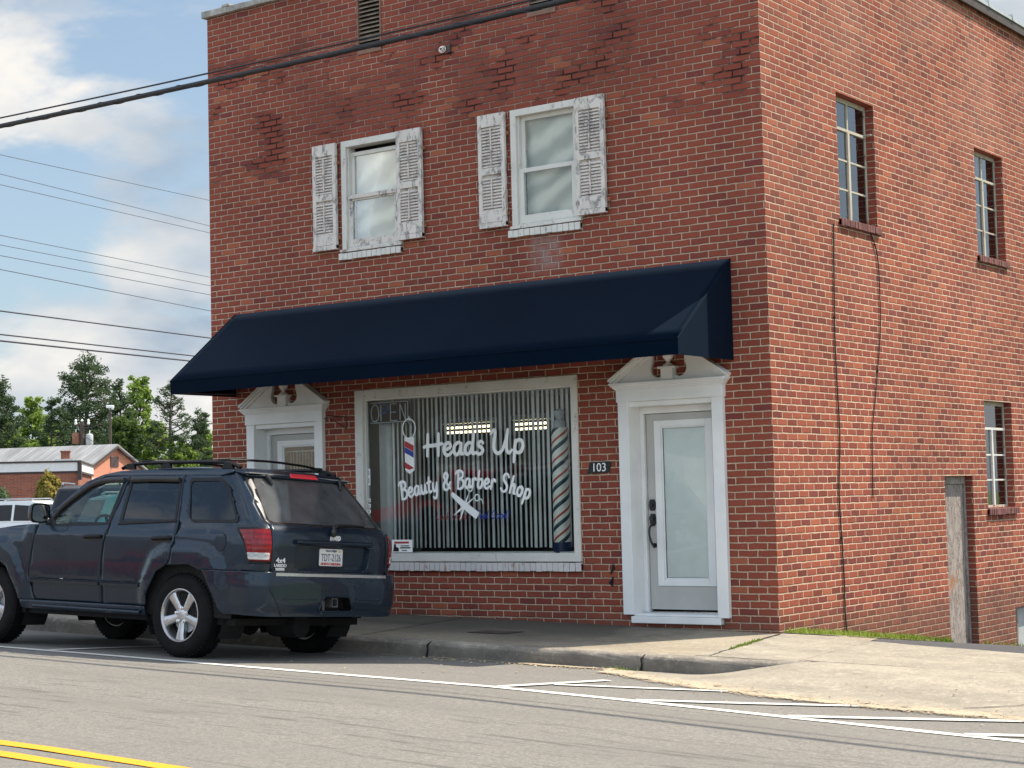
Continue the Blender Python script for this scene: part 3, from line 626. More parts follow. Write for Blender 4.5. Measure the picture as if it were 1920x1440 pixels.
# coping: rough cement cap on the front, metal flashing with seams on the sunny side
def coping():
    mb = MB(); xs = fr(-BL - .05, -.0, .14)
    for a, b in zip(xs, xs[1:]):
        j = lambda: random.uniform(-.010, .010)
        mb.box(a, b, -.055 + j(), .30, ZT + .001, ZT + .075 + j())
    for a in fr(-7.0, -.4, .9): mb.box(a, a + .12, -.062, .2, ZT + .07, ZT + .10)
    mb.build('coping', MT['coping'], B, bevel=.006)
    mb = MB().box(-.26, .045, -.05, BD, ZT + .004, ZT + .05).box(.035, .062, -.05, BD, ZT - .05, ZT + .058)
    mb.build('roof_flashing', MT['tin'], B); mb = MB().box(-.2, .075, -.06, BD, ZT + .055, ZT + .09)
    for y in fr(.2, BD - .3, .82): mb.box(-.21, .085, y, y + .05, ZT + .052, ZT + .135)
    mb.build('flashing_cap', MT['grey_can'], B)
    box('party_coping', MT['coping'], (-BL - .05, -BL + .3, -.04, BD, ZT + .002, ZT + .08), B)
coping()
# inside of the shop
box('window_lining', MT['wall_plaster'], (SW_[0] + .004, SW_[0] + .016, .075, .29, SW_[2] + .01, SW_[3] - .01), B)
def shop_inside():
    mb = MB(); mb.box(-7.0, -.3, .9, .92, -.1, -.08)
    box('shop_floor', MT['tin'], (-7.0, -.3, .29, 5.4, .12, .14), B); box('shop_ceiling', MT['wall_plaster'], (-7.0, -.3, .29, 5.4, 2.75, 2.78), B)
    box('back_partition', MT['interior'], (-7.0, -.3, 5.4, 5.45, .14, 2.75), B); box('left_partition', MT['interior'], (-7.01, -6.97, .29, 5.4, .14, 2.75), B); box('right_partition', MT['interior'], (-.33, -.30, .29, 5.4, .14, 2.75), B)
    box('window_return', MT['wall_plaster'], (-5.30, -5.085, .29, 1.1, .14, 2.75), B)
    box('upper_partition', MT['wall_plaster'], (-7.0, -.3, .62, .66, 3.2, 6.1), B); box('side_partition', MT['interior'], (-.75, -.7, .7, BD - 1, -1., 6.1), B)
    for x0, x1 in ((-6.15, -5.45), (-5.10, -4.60)):
        e = MB().box(x0 - .03, x1 + .03, 2.93, 3.07, 2.30, 2.36).build('light_fixture', MT['white_vinyl'])
        tag(e, 'white strip light glimpsed through the blinds, %s of the two' % ('left' if x0 < -5 else 'right'), 'light', 'ceiling lights inside the shop')
        for dy, dz in ((0, .0), (0, -.06)): MB().tube([(x0, 3. + dy, 2.25 + dz), (x1, 3. + dy, 2.25 + dz)], .014, 8).build('tube_lamp', MT['tube_light'], e)
        for xx in (x0 + .1, x1 - .1): MB().tube([(xx, 3., 2.36), (xx, 3., 2.75)], .006, 6).build('hanger', MT['tin'], e)
shop_inside()

# rowlock sill of separate bricks
def rowlock(name, u0, u1, z0, z1, out, m, axis='y', parent=None, bw=.062, deep=.1, drop=.012):
    mb = MB(); n = int(round((u1 - u0) / (bw + .006))); st = (u1 - u0) / n
    for i in range(n):
        a, b = u0 + i * st + .003, u0 + (i + 1) * st - .003; o = out + random.uniform(-.005, .005); t = z1 + random.uniform(-.002, .002); bo = z0 + random.uniform(-.004, .004)
        if axis == 'y': V = [(a, -o, bo), (b, -o, bo), (b, -o, t - drop), (a, -o, t - drop), (a, deep, bo), (b, deep, bo), (b, deep, t), (a, deep, t)]
        else: V = [(o, a, bo), (o, b, bo), (o, b, t - drop), (o, a, t - drop), (-deep, a, bo), (-deep, b, bo), (-deep, b, t), (-deep, a, t)]
        mb.add(V, [(0, 1, 2, 3), (5, 4, 7, 6), (3, 2, 6, 7), (1, 0, 4, 5), (1, 5, 6, 2), (4, 0, 3, 7)])
    if axis == 'y': mb.box(u0 + .003, u1 - .003, -out + .012, deep - .002, z0 + .006, z1 - drop - .008)
    else: mb.box(-deep + .002, out - .012, u0 + .003, u1 - .003, z0 + .006, z1 - drop - .008)
    return mb.build(name, m, parent, bevel=.004)
simple('sill_brick', (.16, .062, .055), .85, var=.4, scale=14, bump=.5)

# --- shop window
def shop_window():
    x0, x1, z0, z1 = SW_; x0 += .0; m = MT['old_white']
    w_ = .085; mb = MB()
    mb.box(x0 - .025, x1 + .025, -.022, .06, z1 - w_, z1 + .012).box(x0 - .025, x0 + w_, -.022, .06, z0 + .12, z1 - w_).box(x1 - w_ * .62, x1 + .025, -.022, .06, z0 + .12, z1 - w_).box(x0 - .02, x1 + .03, -.034, .06, z0 + .035, z0 + .12)
    mb.box(x0 + w_, x1 - w_ * .62, .012, .07, z1 - w_ - .02, z1 - w_).box(x0 + w_, x0 + w_ + .022, .012, .07, z0 + .12, z1 - w_ - .02).box(x1 - w_ * .62 - .018, x1 - w_ * .62, .012, .07, z0 + .12, z1 - w_ - .02)
    F = mb.build('shop_window', m, B, bevel=.004)
    rowlock('window_sill', x0 - .03, x1 + .035, z0 - .062, z0 + .034, .045, MT['sill_paint'], parent=F)
    mb = MB(); xs = fr(x0 + .08, x1 - .05, .35); zs = fr(z0 + .115, z1 - .09, .35)
    vs = [(x, .048, z) for x in xs for z in zs]; n = len(zs); mb.add(vs, [(i * n + j, (i + 1) * n + j, (i + 1) * n + j + 1, i * n + j + 1) for i in range(len(xs) - 1) for j in range(n - 1)])
    mb.build('window_glass', MT['shop_glass'], F, fix=False)
    # vertical blinds: tilted cloth slats
    mb = MB(); x = x0 + .33; k = 0
    while x < x1 - .08:
        lean = .10 * sst(-3.2, -2.3, x); a = R(-36 + random.uniform(-6, 6)); hw = .040; dx, dy = math.cos(a) * hw, math.sin(a) * hw; zt = z1 - .10; zb = z0 + .17 + random.uniform(-.004, .004)
        sw = random.uniform(-.006, .006) 
        V = []
        for t in fr(0, 1, .125):
            z = zt + (zb - zt) * t; ox = sw * t; b = .010
            V += [(x - dx + ox, .21 - dy, z), (x + ox, .21 + b, z), (x + dx + ox, .21 + dy, z)]
        mb.add(V, [(3 * i + j, 3 * i + j + 1, 3 * i + j + 4, 3 * i + j + 3) for i in range(8) for j in range(2)]); x += .0605; k += 1
    x = x0 + .24
    for xx in (x0 + .17, x0 + .22, x0 + .265): 
        a = R(75); mb.add([(xx - .01, .17, z1 - .1), (xx + .01, .25, z1 - .1), (xx + .01, .25, z0 + .16), (xx - .01, .17, z0 + .16)], [(0, 1, 2, 3)])
    mb.build('vertical_blind', MT['slat'], F, smooth=80, fix=False)
    box('blind_rail', MT['slat'], (x0 + .1, x1 - .06, .17, .25, z1 - .10, z1 - .06), F); box('inner_ledge', MT['slat'], (x0 + .08, x1 - .06, .075, .28, z0 + .10, z0 + .13), F)
    return F
SWIN = shop_window()

# --- lettering painted on the glass: stroke glyphs (x right, y up, x-height .55, cap 1)
G = {
 'H': (.92, [[(.18, 1), (.16, .5), (.13, 0)], [(.72, 1), (.70, .5), (.69, 0)], [(-.06, .40), (.1, .46), (.45, .47), (.86, .53), (.92, .50)]]),
 'e': (.48, [[(.08, .27), (.25, .30), (.38, .40), (.33, .53), (.19, .54), (.06, .38), (.05, .18), (.16, .03), (.32, .05), (.46, .17)]]),
 'a': (.54, [[(.40, .50), (.25, .55), (.08, .40), (.05, .18), (.15, .03), (.30, .12), (.41, .45)], [(.43, .54), (.40, .25), (.42, .06), (.54, .08)]]),
 'd': (.56, [[(.38, .48), (.24, .52), (.08, .38), (.05, .16), (.15, .03), (.30, .12), (.40, .40)], [(.50, 1.0), (.45, .6), (.41, .2), (.44, .04), (.56, .08)]]),
 's': (.42, [[(.37, .46), (.28, .55), (.15, .50), (.14, .38), (.28, .28), (.34, .16), (.26, .04), (.10, .02), (.02, .12)]]),
 'U': (.95, [[(.02, .82), (.14, .98), (.22, .92), (.16, .5), (.16, .2), (.30, .03), (.50, .14), (.66, .5), (.78, 1.0)], [(.78, 1.0), (.72, .5), (.72, .15), (.82, .03), (.95, .16)]]),
 'p': (.56, [[(.14, .55), (.10, .2), (.04, -.36)], [(.12, .38), (.24, .53), (.40, .50), (.46, .32), (.38, .08), (.22, .02), (.12, .12)]]),
 'B': (.66, [[(.22, .97), (.17, .5), (.12, .02)], [(-.02, .84), (.10, .98), (.35, 1.02), (.56, .90), (.52, .66), (.22, .54)], [(.22, .54), (.50, .50), (.60, .30), (.50, .08), (.28, .0), (.08, .03)]]),
 'u': (.54, [[(.10, .54), (.07, .20), (.16, .03), (.30, .12), (.42, .54)], [(.43, .54), (.40, .2), (.44, .04), (.54, .10)]]),
 't': (.38, [[(.20, .92), (.15, .4), (.14, .12), (.22, .02), (.36, .10)], [(.0, .58), (.18, .60), (.36, .64)]]),
 'y': (.54, [[(.10, .54), (.08, .22), (.17, .05), (.32, .14), (.42, .54)], [(.42, .54), (.38, .0), (.30, -.30), (.14, -.36), (.04, -.26)]]),
 '&': (.70, [[(.60, .04), (.40, .30), (.16, .66), (.16, .88), (.30, .98), (.42, .86), (.36, .66), (.12, .42), (.04, .2), (.14, .03), (.34, .04), (.54, .28), (.60, .44)]]),
 'r': (.42, [[(.10, .54), (.10, .25), (.06, .0)], [(.10, .34), (.20, .52), (.34, .54), (.38, .44)]]),
 'b': (.52, [[(.16, 1.0), (.10, .5), (.06, .12), (.18, .01), (.34, .10), (.42, .34), (.34, .52), (.20, .48), (.09, .30)]]),
 'S': (.66, [[(.56, .82), (.46, .98), (.26, .98), (.16, .80), (.24, .60), (.44, .42), (.50, .22), (.38, .03), (.16, .02), (.02, .18)]]),
 'h': (.54, [[(.18, 1.0), (.12, .5), (.06, .0)], [(.10, .30), (.24, .52), (.36, .50), (.36, .25), (.37, .05), (.50, .06)]]),
 'o': (.50, [[(.24, .54), (.08, .42), (.05, .18), (.16, .02), (.32, .06), (.42, .26), (.38, .48), (.24, .54), (.30, .46), (.46, .44)]]),
 'L': (.6, [[(.2, 1), (.15, .5), (.1, .02), (.55, .06)]]), 'G': (.7, [[(.55, .8), (.35, .98), (.1, .7), (.06, .3), (.25, .02), (.5, .15), (.52, .42), (.32, .42)]]),
 'F': (.55, [[(.2, .98), (.14, .5), (.1, 0)], [(.1, .96), (.6, .98)], [(.14, .52), (.45, .54)]]), 'k': (.5, [[(.15, 1), (.08, .0)], [(.4, .5), (.1, .25), (.42, .0)]]), 'l': (.28, [[(.18, 1), (.12, .3), (.14, .02), (.25, .06)]]), '!': (.25, [[(.18, 1), (.12, .35)], [(.1, .06), (.1, .02)]]),
}
GY = .040
def glyphs(s, mb, place, size, rad, sx=1, slant=0., gap=.02):
    """place(x) -> (pos_x, pos_z, angle) for advance x"""
    adv = 0
    for ch in s:
        if ch == ' ': adv += .36 * size * sx; continue
        w_, strokes = G[ch]; px, pz, an = place(adv + w_ * size * sx / 2); ca, sa = math.cos(an), math.sin(an)
        for st in strokes:
            P = []
            for a, b in st:
                lx = (a - w_ / 2 + slant * b) * size * sx; lz = b * size; P.append((px + lx * ca - lz * sa, GY, pz + lx * sa + lz * ca))
            P = catmull(P, 5); n = len(P); rs = [rad * (.72 + .28 * math.sin(math.pi * min(1, (i + 1) / n * 1.0))) for i in range(n)]
            mb.tube([P[0] + (P[0] - P[1]).normalized() * rad * .4] + P + [P[-1] + (P[-1] - P[-2]).normalized() * rad * .4], [rad * .5] + rs + [rad * .5], 8, flat=((0, 1, 0), .12))
        adv += (w_ + gap) * size * sx
    return adv
def gwidth(s, size, sx, gap=.02): return sum(.36 * size * sx if c == ' ' else (G[c][0] + gap) * size * sx for c in s)
mb = MB(); glyphs('Heads', mb, lambda a: (-4.16 + a, 1.805, 0), .245, .021, 1.08); glyphs('Up', mb, lambda a: (-3.285 + a, 1.80, 0), .255, .0205, 1.13)
mb.build('shop_name_lettering', MT['white_vinyl'], SWIN, smooth=60)
mb = MB(); s_ = 'Beauty & Barber Shop'; wt = gwidth(s_, .185, 1); sc_ = (2.80 - 0) and (4.50 - 2.80) / wt
def arc(a):
    x = -4.50 + a; k = .117 if x < -3.55 else .25; return (x, 1.455 - k * (x + 3.55) ** 2, math.atan(-2 * k * (x + 3.55)) * .9)
glyphs(s_, mb, arc, .185, .0155, sc_); mb.build('trade_lettering', MT['white_vinyl'], SWIN, smooth=60)
mb = MB(); glyphs('Look Good', mb, lambda a: (-4.03 + a, 1.135 - .004 * a, 0), .075, .0045, 1.15, .12); mb.build('red_slogan', MT['dull_red'], SWIN)
mb = MB(); glyphs('Feel Good!', mb, lambda a: (-3.50 + a, 1.135, 0), .085, .0055, 1.05, .12); mb.build('blue_slogan', MT['blue_vinyl'], SWIN)
# comb and scissors
mb = MB(); ca = lambda x, z: (x, GY, z)
def fl(pts, y=GY): mb.prism(pts, 'y', y - .002, y + .002)
c0 = Vector((-3.81, 1.405)); c1 = Vector((-3.47, 1.165)); d_ = (c1 - c0).normalized(); nn = Vector((-d_.y, d_.x))
a_, b_ = c0, c1; fl([tuple(a_ + nn * .022), tuple(a_ - nn * .022), tuple(a_ + d_ * .1 - nn * .034), tuple(b_ - d_ * .12 - nn * .045), tuple(b_ - nn * .04), tuple(b_ + nn * .04)])
for p0, p1, r_ in (((-3.79, 1.175), (-3.50, 1.365), 1), ((-3.71, 1.12), (-3.575, 1.42), 1)):
    P = catmull([ca(*p0), ca((p0[0] + p1[0]) / 2, (p0[1] + p1[1]) / 2), ca(*p1)], 4); mb.tube(P, [.002 + .012 * math.sin(math.pi * min(1, i / (len(P) - 1) * 1.1)) for i in range(len(P))], 6, flat=((0, 1, 0), .1))
for cx, cz in ((-3.565, 1.455), (-3.475, 1.355)): mb.tube([(cx + .030 * math.cos(t), GY, cz + .033 * math.sin(t)) for t in fr(0, 6.3, .45)], .0065, 6, flat=((0, 1, 0), .2))
mb.tube(catmull([ca(-3.45, 1.345), ca(-3.415, 1.335), ca(-3.40, 1.29)], 4), .0055, 6, flat=((0, 1, 0), .2))
mb.build('scissors_and_comb_decal', MT['white_vinyl'], SWIN)
# small painted barber pole
PX, PZ = -4.375, 1.75
dec = MB()
dec.prism([(-4.435, 2.02), (-4.43, 1.67), (-4.37, 1.625), (-4.305, 1.665), (-4.30, 2.02)], 'y', .036, .044); dec.tube([(-4.37 + .088 * math.cos(t), GY, 2.115 + .105 * math.sin(t)) for t in fr(0, 6.284, .26)], .008, 6, flat=((0, 1, 0), .3))
decal = dec.build('barber_pole_decal', MT['white_vinyl'], SWIN)
def band(zc, h, m, n):
    MB().prism([(-4.428, zc + .022), (-4.308, zc - .035), (-4.308, zc - .035 - h), (-4.428, zc + .022 - h)], 'y', .0315, .036).build(n, m, SWIN)
band(1.965, .065, MT['red_vinyl'], 'red_band'); band(1.895, .06, MT['blue_vinyl'], 'blue_band'); MB().prism([(-4.428, 1.755), (-4.308, 1.69), (-4.37, 1.672), (-4.428, 1.692)], 'y', .0315, .036).build('red_band', MT['red_vinyl'], SWIN)
mb = MB().tube([(-4.375, .045, 2.25), (-4.36, .045, 2.19)], .014, 6, flat=((0, 1, 0), .2)); mb.tube(catmull([(-4.38, .04, 2.18), (-4.33, .04, 2.13), (-4.35, .04, 2.08), (-4.32, .04, 2.05)], 4), .006, 6, flat=((0, 1, 0), .2)); mb.build('pole_top_decal', MT['grey_can'], SWIN)
# stickers: security sticker bottom left, hours at the left edge
st = MB().box(-4.635, -4.355, .036, .042, .79, .925).build('warning_sticker', MT['white_vinyl'], SWIN)
MB().box(-4.60, -4.40, .032, .036, .885, .905).build('sticker_heading', MT['red_vinyl'], SWIN)
MB().box(-4.51, -4.40, .032, .036, .855, .864).box(-4.52, -4.38, .032, .036, .832, .845).box(-4.50, -4.43, .032, .036, .805, .814).prism([(-4.62, .80), (-4.54, .80), (-4.545, .84), (-4.575, .845), (-4.585, .88), (-4.605, .88), (-4.61, .84)], 'y', .032, .036).build('sticker_print', MT['black_plastic'], SWIN)
for za, zb_ in ((1.52, 1.70), (1.335, 1.375), (1.275, 1.315), (1.215, 1.255)): MB().box(-4.965, -4.928, .036, .042, za, zb_).build('edge_sticker', MT['white_vinyl'], SWIN)
for za, zb_ in ((1.63, 1.68), (1.54, 1.60), (1.345, 1.365), (1.285, 1.305), (1.225, 1.245)): MB().box(-4.955, -4.937, .032, .036, za, zb_).build('sticker_print', MT['grey_can'], SWIN)

# --- OPEN sign hanging inside
op = MB().box(-4.98, -4.42, .105, .125, 2.19, 2.425).build('open_sign', MT['black_plastic']); tag(op, 'unlit tube sign reading OPEN hung inside the shop window top left', 'sign')
simple('blue_tube', (.02, .16, .55), .25)
mb = MB(); y_ = .09; x = -4.94
def tb(P, k=5): mb.tube(catmull([(a, y_, b) for a, b in P], k), .006, 6)
tb([(-4.94, 2.30), (-4.925, 2.37), (-4.885, 2.395), (-4.845, 2.37), (-4.83, 2.30), (-4.845, 2.235), (-4.885, 2.215), (-4.925, 2.235), (-4.94, 2.30)]); mb.build('letter', MT['dead_neon'], op); mb = MB()
mb.tube([(-4.80, y_, 2.215), (-4.80, y_, 2.395)], .006, 6); mb.build('letter', MT['dead_neon'], op); mb = MB()
for P in ([(-4.665, 2.395), (-4.665, 2.215)], [(-4.665, 2.395), (-4.57, 2.395)], [(-4.665, 2.305), (-4.585, 2.305)], [(-4.665, 2.215), (-4.57, 2.215)]): mb.tube([(a, y_, b) for a, b in P], .006, 6)
mb.build('letter', MT['dead_neon'], op); mb = MB()
for P in ([(-4.53, 2.215), (-4.53, 2.395)], [(-4.53, 2.395), (-4.455, 2.215)], [(-4.455, 2.215), (-4.455, 2.395)]): mb.tube([(a, y_, b) for a, b in P], .006, 6)
mb.build('letter', MT['dead_neon'], op)
mb = MB(); mb.tube(catmull([(-4.80, y_, 2.395), (-4.73, y_, 2.39), (-4.70, y_, 2.35), (-4.73, y_, 2.305), (-4.80, y_, 2.30)], 5), .0075, 6); mb.tube([(-4.795, y_, 2.345), (-4.72, y_, 2.345)], .006, 6); mb.build('blue_letter_tube', MT['blue_tube'], op)  # letter loop in plain blue, not glowing
MB().box(-4.975, -4.425, .098, .104, 2.195, 2.203).box(-4.975, -4.425, .098, .104, 2.413, 2.42).box(-4.975, -4.967, .098, .104, 2.203, 2.413).box(-4.433, -4.425, .098, .104, 2.203, 2.413).build('sign_border', MT['dead_neon'], op)
for xx in (-4.9, -4.5): MB().tube([(xx, .115, 2.425), (xx, .115, 2.50)], .003, 5).build('hanging_chain', MT['chrome'], op)

# --- tall barber pole standing inside the window on the right
def stripe_mat():
    t = NT('pole_stripes'); p = t.sep(t.obj()); a = t.math('ARCTAN2', p[1], p[0])
    f = t.math('FRACT', t.math('ADD', t.math('MULTIPLY', p[2], 5.1), t.math('MULTIPLY', a, -.3183)))
    w_ = (.90, .89, .82)
    c = t.ramp(f, [(0, w_), (.22, (.02, .04, .10)), (.34, (.03, .10, .085)), (.46, w_), (.70, (.50, .08, .04)), (.84, w_)], 'CONSTANT')
    t.col(c); t.set(rough=.4); MT['pole_stripes'] = t.m
stripe_mat()
bp = MB().lathe([(0, 0), (.085, 0), (.085, 1.16), (0, 1.16)], 32).build('barber_pole', MT['pole_stripes'], smooth=50, loc=(-2.50, .165, .885)); tag(bp, 'tall barber pole with red blue and green spiral stripes standing inside the shop window', 'barber pole')
MB().lathe([(0, -.13), (.092, -.13), (.095, -.11), (.095, 0), (0, 0)], 32).build('pole_base', MT['navy'], bp, smooth=50)
MB().lathe([(0, 1.16), (.06, 1.16), (.062, 1.22), (.03, 1.25), (.055, 1.30), (.055, 1.33), (0, 1.36)], 24).build('pole_cap', MT['grey_can'], bp, smooth=50)

# --- doors with broken pediments
def door_set(dx, right=True):
    m = MT['white_paint']; X = lambda x: x + dx
    S = MB(); yo = -.055
    L0, L1, Rr0, Rr1 = X(-1.655), X(-1.535), X(-.61), X(-.49)
    S.box(L0, L1, yo, .0, .185, 2.25); S.box(Rr0, Rr1, yo, .0, .17, 2.25)                       # pilaster faces
    S.box(L1 - .05, L1, 0, .235, .185, 2.24); S.box(Rr0, Rr0 + .05, 0, .235, .17, 2.24)           # returns into the wall
    S.box(L1, Rr0, -.03, .235, 2.20, 2.25); S.box(L1, Rr0, .15, .235, 2.135, 2.20)
    S.box(L1, L1 + .045, .15, .235, .2, 2.135).box(Rr0 - .03, Rr0, .15, .235, .2, 2.135)
    F = S.build('door_surround', m, B, bevel=.004)
    S = MB(); S.box(X(-1.665), X(-.48), yo - .012, 0, 2.25, 2.37)                                # frieze
    for k, (o, a, b) in enumerate(((.014, 2.37, 2.385), (.026, 2.385, 2.40), (.040, 2.40, 2.415), (.052, 2.415, 2.435))): S.box(X(-1.665) - o, X(-.48) + o, yo - .012 - o, 0, a, b)
    S.build('cornice', m, F, bevel=.003)
    # broken pediment: two raking halves with round bites, urn between
    xc = X(-1.0725); hw = .60; zt = 2.435; ap = zt + .40
    for sg in (-1, 1):
        g = []
        n = 12; cx, cz, cr2 = .118, zt + .118, .082
        g.append((hw - .02, zt + .002)); g.append((.05, zt + .002)); g.append((.066, zt + .045))
        for i in range(n + 1):
            a = R(235) + R(150) * i / n; g.append((cx + cr2 * math.cos(a), cz + cr2 * math.sin(a)))
        g.append((.178, zt + .20)); g.append((.178, zt + .285))
        g = [(xc + sg * a, b) for a, b in g]
        if sg < 0: g = g[::-1]
        MB().prism(g, 'y', yo + .01, 0).build('pediment_half', m, F, bevel=.002)
        rk = MB(); a0 = Vector((hw + .04, 0, zt + .0)); a1 = Vector((.175, 0, zt + .300)); dd = (a1 - a0).normalized(); nv = Vector((-dd.z, 0, dd.x)); nv = nv if nv.z > 0 else -nv
        for o0, o1, y1 in ((-.03, .0, yo - .012), (.0, .02, yo - .032), (.02, .04, yo - .055)):
            q = [a0 + nv * o0, a1 + nv * o0, a1 + nv * o1, a0 + nv * o1]; q = [(xc + sg * v.x, v.z) for v in q]
            if sg < 0: q = q[::-1]
            rk.prism(q, 'y', y1, -.001)
        rk.build('raking_moulding', m, F)
    P = MB(); P.box(xc - .065, xc + .065, yo - .03, 0, zt + .002, zt + .115); P.box(xc - .095, xc + .095, yo - .045, 0, zt + .115, zt + .135); P.build('urn_plinth', m, F, bevel=.003)
    MB().lathe([(0, .135), (.055, .135), (.05, .15), (.022, .17), (.02, .185), (.05, .22), (.066, .27), (.068, .31), (.05, .33), (.055, .345), (.03, .365), (.012, .40), (0, .41)], 20, Matrix.Translation((xc, yo + .01, zt))).build('urn', m, F, smooth=60)
    S = MB(); S.box(L1 - .035 + .0, Rr0 + .03, -.052, .235, .105, .17).box(L1 - .02, Rr0 + .012, -.03, .235, .172, .195); S.build('door_step', m, F, bevel=.006)
    box('threshold', MT['chrome'], (L1 + .01, Rr0 - .01, .10, .235, .197, .212), F)
    # door leaf
    D = MB(); a, b = X(-1.48), X(-.645); y0, y1 = .185, .228; g0, g1 = a + .105, b - .105; gz0, gz1 = .465, 2.05
    D.box(a, g0, y0, y1, .225, 2.13).box(g1, b, y0, y1, .225, 2.13).box(g0, g1, y0, y1, .225, gz0).box(g0, g1, y0, y1, gz1, 2.13)
    dr = D.build('door', MT['door_paint'], B, bevel=.002); fm = MB(); w_ = .062
    for (p, q, r_, s2) in ((g0 - .012, g0 + w_, gz0 - .012, gz1 + .012), (g1 - w_, g1 + .012, gz0 - .012, gz1 + .012), (g0 + w_, g1 - w_, gz0 - .012, gz0 + .05), (g0 + w_, g1 - w_, gz1 - .05, gz1 + .012)): fm.box(p, q, y0 - .014, y0 + .01, r_, s2)
    for (p, q, r_, s2) in ((g0 + w_, g0 + w_ + .014, gz0 + .05, gz1 - .05), (g1 - w_ - .014, g1 - w_, gz0 + .05, gz1 - .05), (g0 + w_, g1 - w_, gz0 + .05, gz0 + .064), (g0 + w_, g1 - w_, gz1 - .064, gz1 - .05)): fm.box(p, q, y0 - .004, y0 + .01, r_, s2)
    fm.build('glazing_frame', MT['white_paint'], dr, bevel=.004)
    box('door_glass', MT['door_glass'], (g0 + w_ + .014, g1 - w_ - .014, y0 + .006, y0 + .009, gz0 + .064, gz1 - .064), dr)
    if right:
        mb = MB(); z = gz0 + .07
        mb.box(g0 + w_ + .014, g1 - w_ - .014, y0 + .022, y0 + .024, gz0 + .066, gz1 - .066)
        while z < gz1 - .08: mb.box(g0 + w_ + .02, g1 - w_ - .02, y0 + .016, y0 + .0215, z, z + .009); z += .0135
        mb.build('door_blind', MT['blind'], dr)
    else:
        mb = MB(); x = g0 + w_ + .03
        while x < g1 - w_ - .02: mb.add([(x, y0 + .09, gz0), (x + .03, y0 + .07, gz0), (x + .03, y0 + .07, gz1 - .12), (x, y0 + .09, gz1 - .12)], [(0, 1, 2, 3)]); x += .046
        mb.box(g0 + w_, g1 - w_, y0 + .06, y0 + .1, gz1 - .12, gz1 - .105); mb.build('door_blind', MT['slat'], dr, fix=False)
    h = MB(); hx = a + .052
    h.prism([(hx - .032, 1.265), (hx - .02, 1.295), (hx + .02, 1.295), (hx + .032, 1.265), (hx + .032, 1.215), (hx + .02, 1.185), (hx - .02, 1.185), (hx - .032, 1.215)], 'y', y0 - .022, y0); h.tube([(hx, y0 - .02, 1.24), (hx, y0 - .04, 1.24)], .014, 8)
    h.prism([(hx - .032, 1.125), (hx - .02, 1.155), (hx + .02, 1.155), (hx + .032, 1.125), (hx + .032, 1.06), (hx + .014, 1.035), (hx - .014, 1.035), (hx - .032, 1.06)], 'y', y0 - .016, y0); h.tube([(hx, y0 - .015, 1.11), (hx + .004, y0 - .05, 1.11)], [.02, .024], 10)
    h.tube(catmull([(hx, y0 - .02, 1.05), (hx - .012, y0 - .055, 1.02), (hx - .012, y0 - .065, .95), (hx + .006, y0 - .055, .87), (hx + .01, y0 - .02, .845)], 5), .011, 8); h.lathe([(0, 0), (.024, 0), (.024, .014), (0, .014)], 14, Matrix.Translation((hx + .01, y0, .845)) @ Matrix.Rotation(R(90), 4, 'X'))
    h.build('door_handle', MT['black_metal'], dr, smooth=40)
    return F
door_set(0); door_set(DLx, False)
box('door_backing', MT['dark_void'], (-1.6, -.56, .42, .44, .12, 2.3), B)

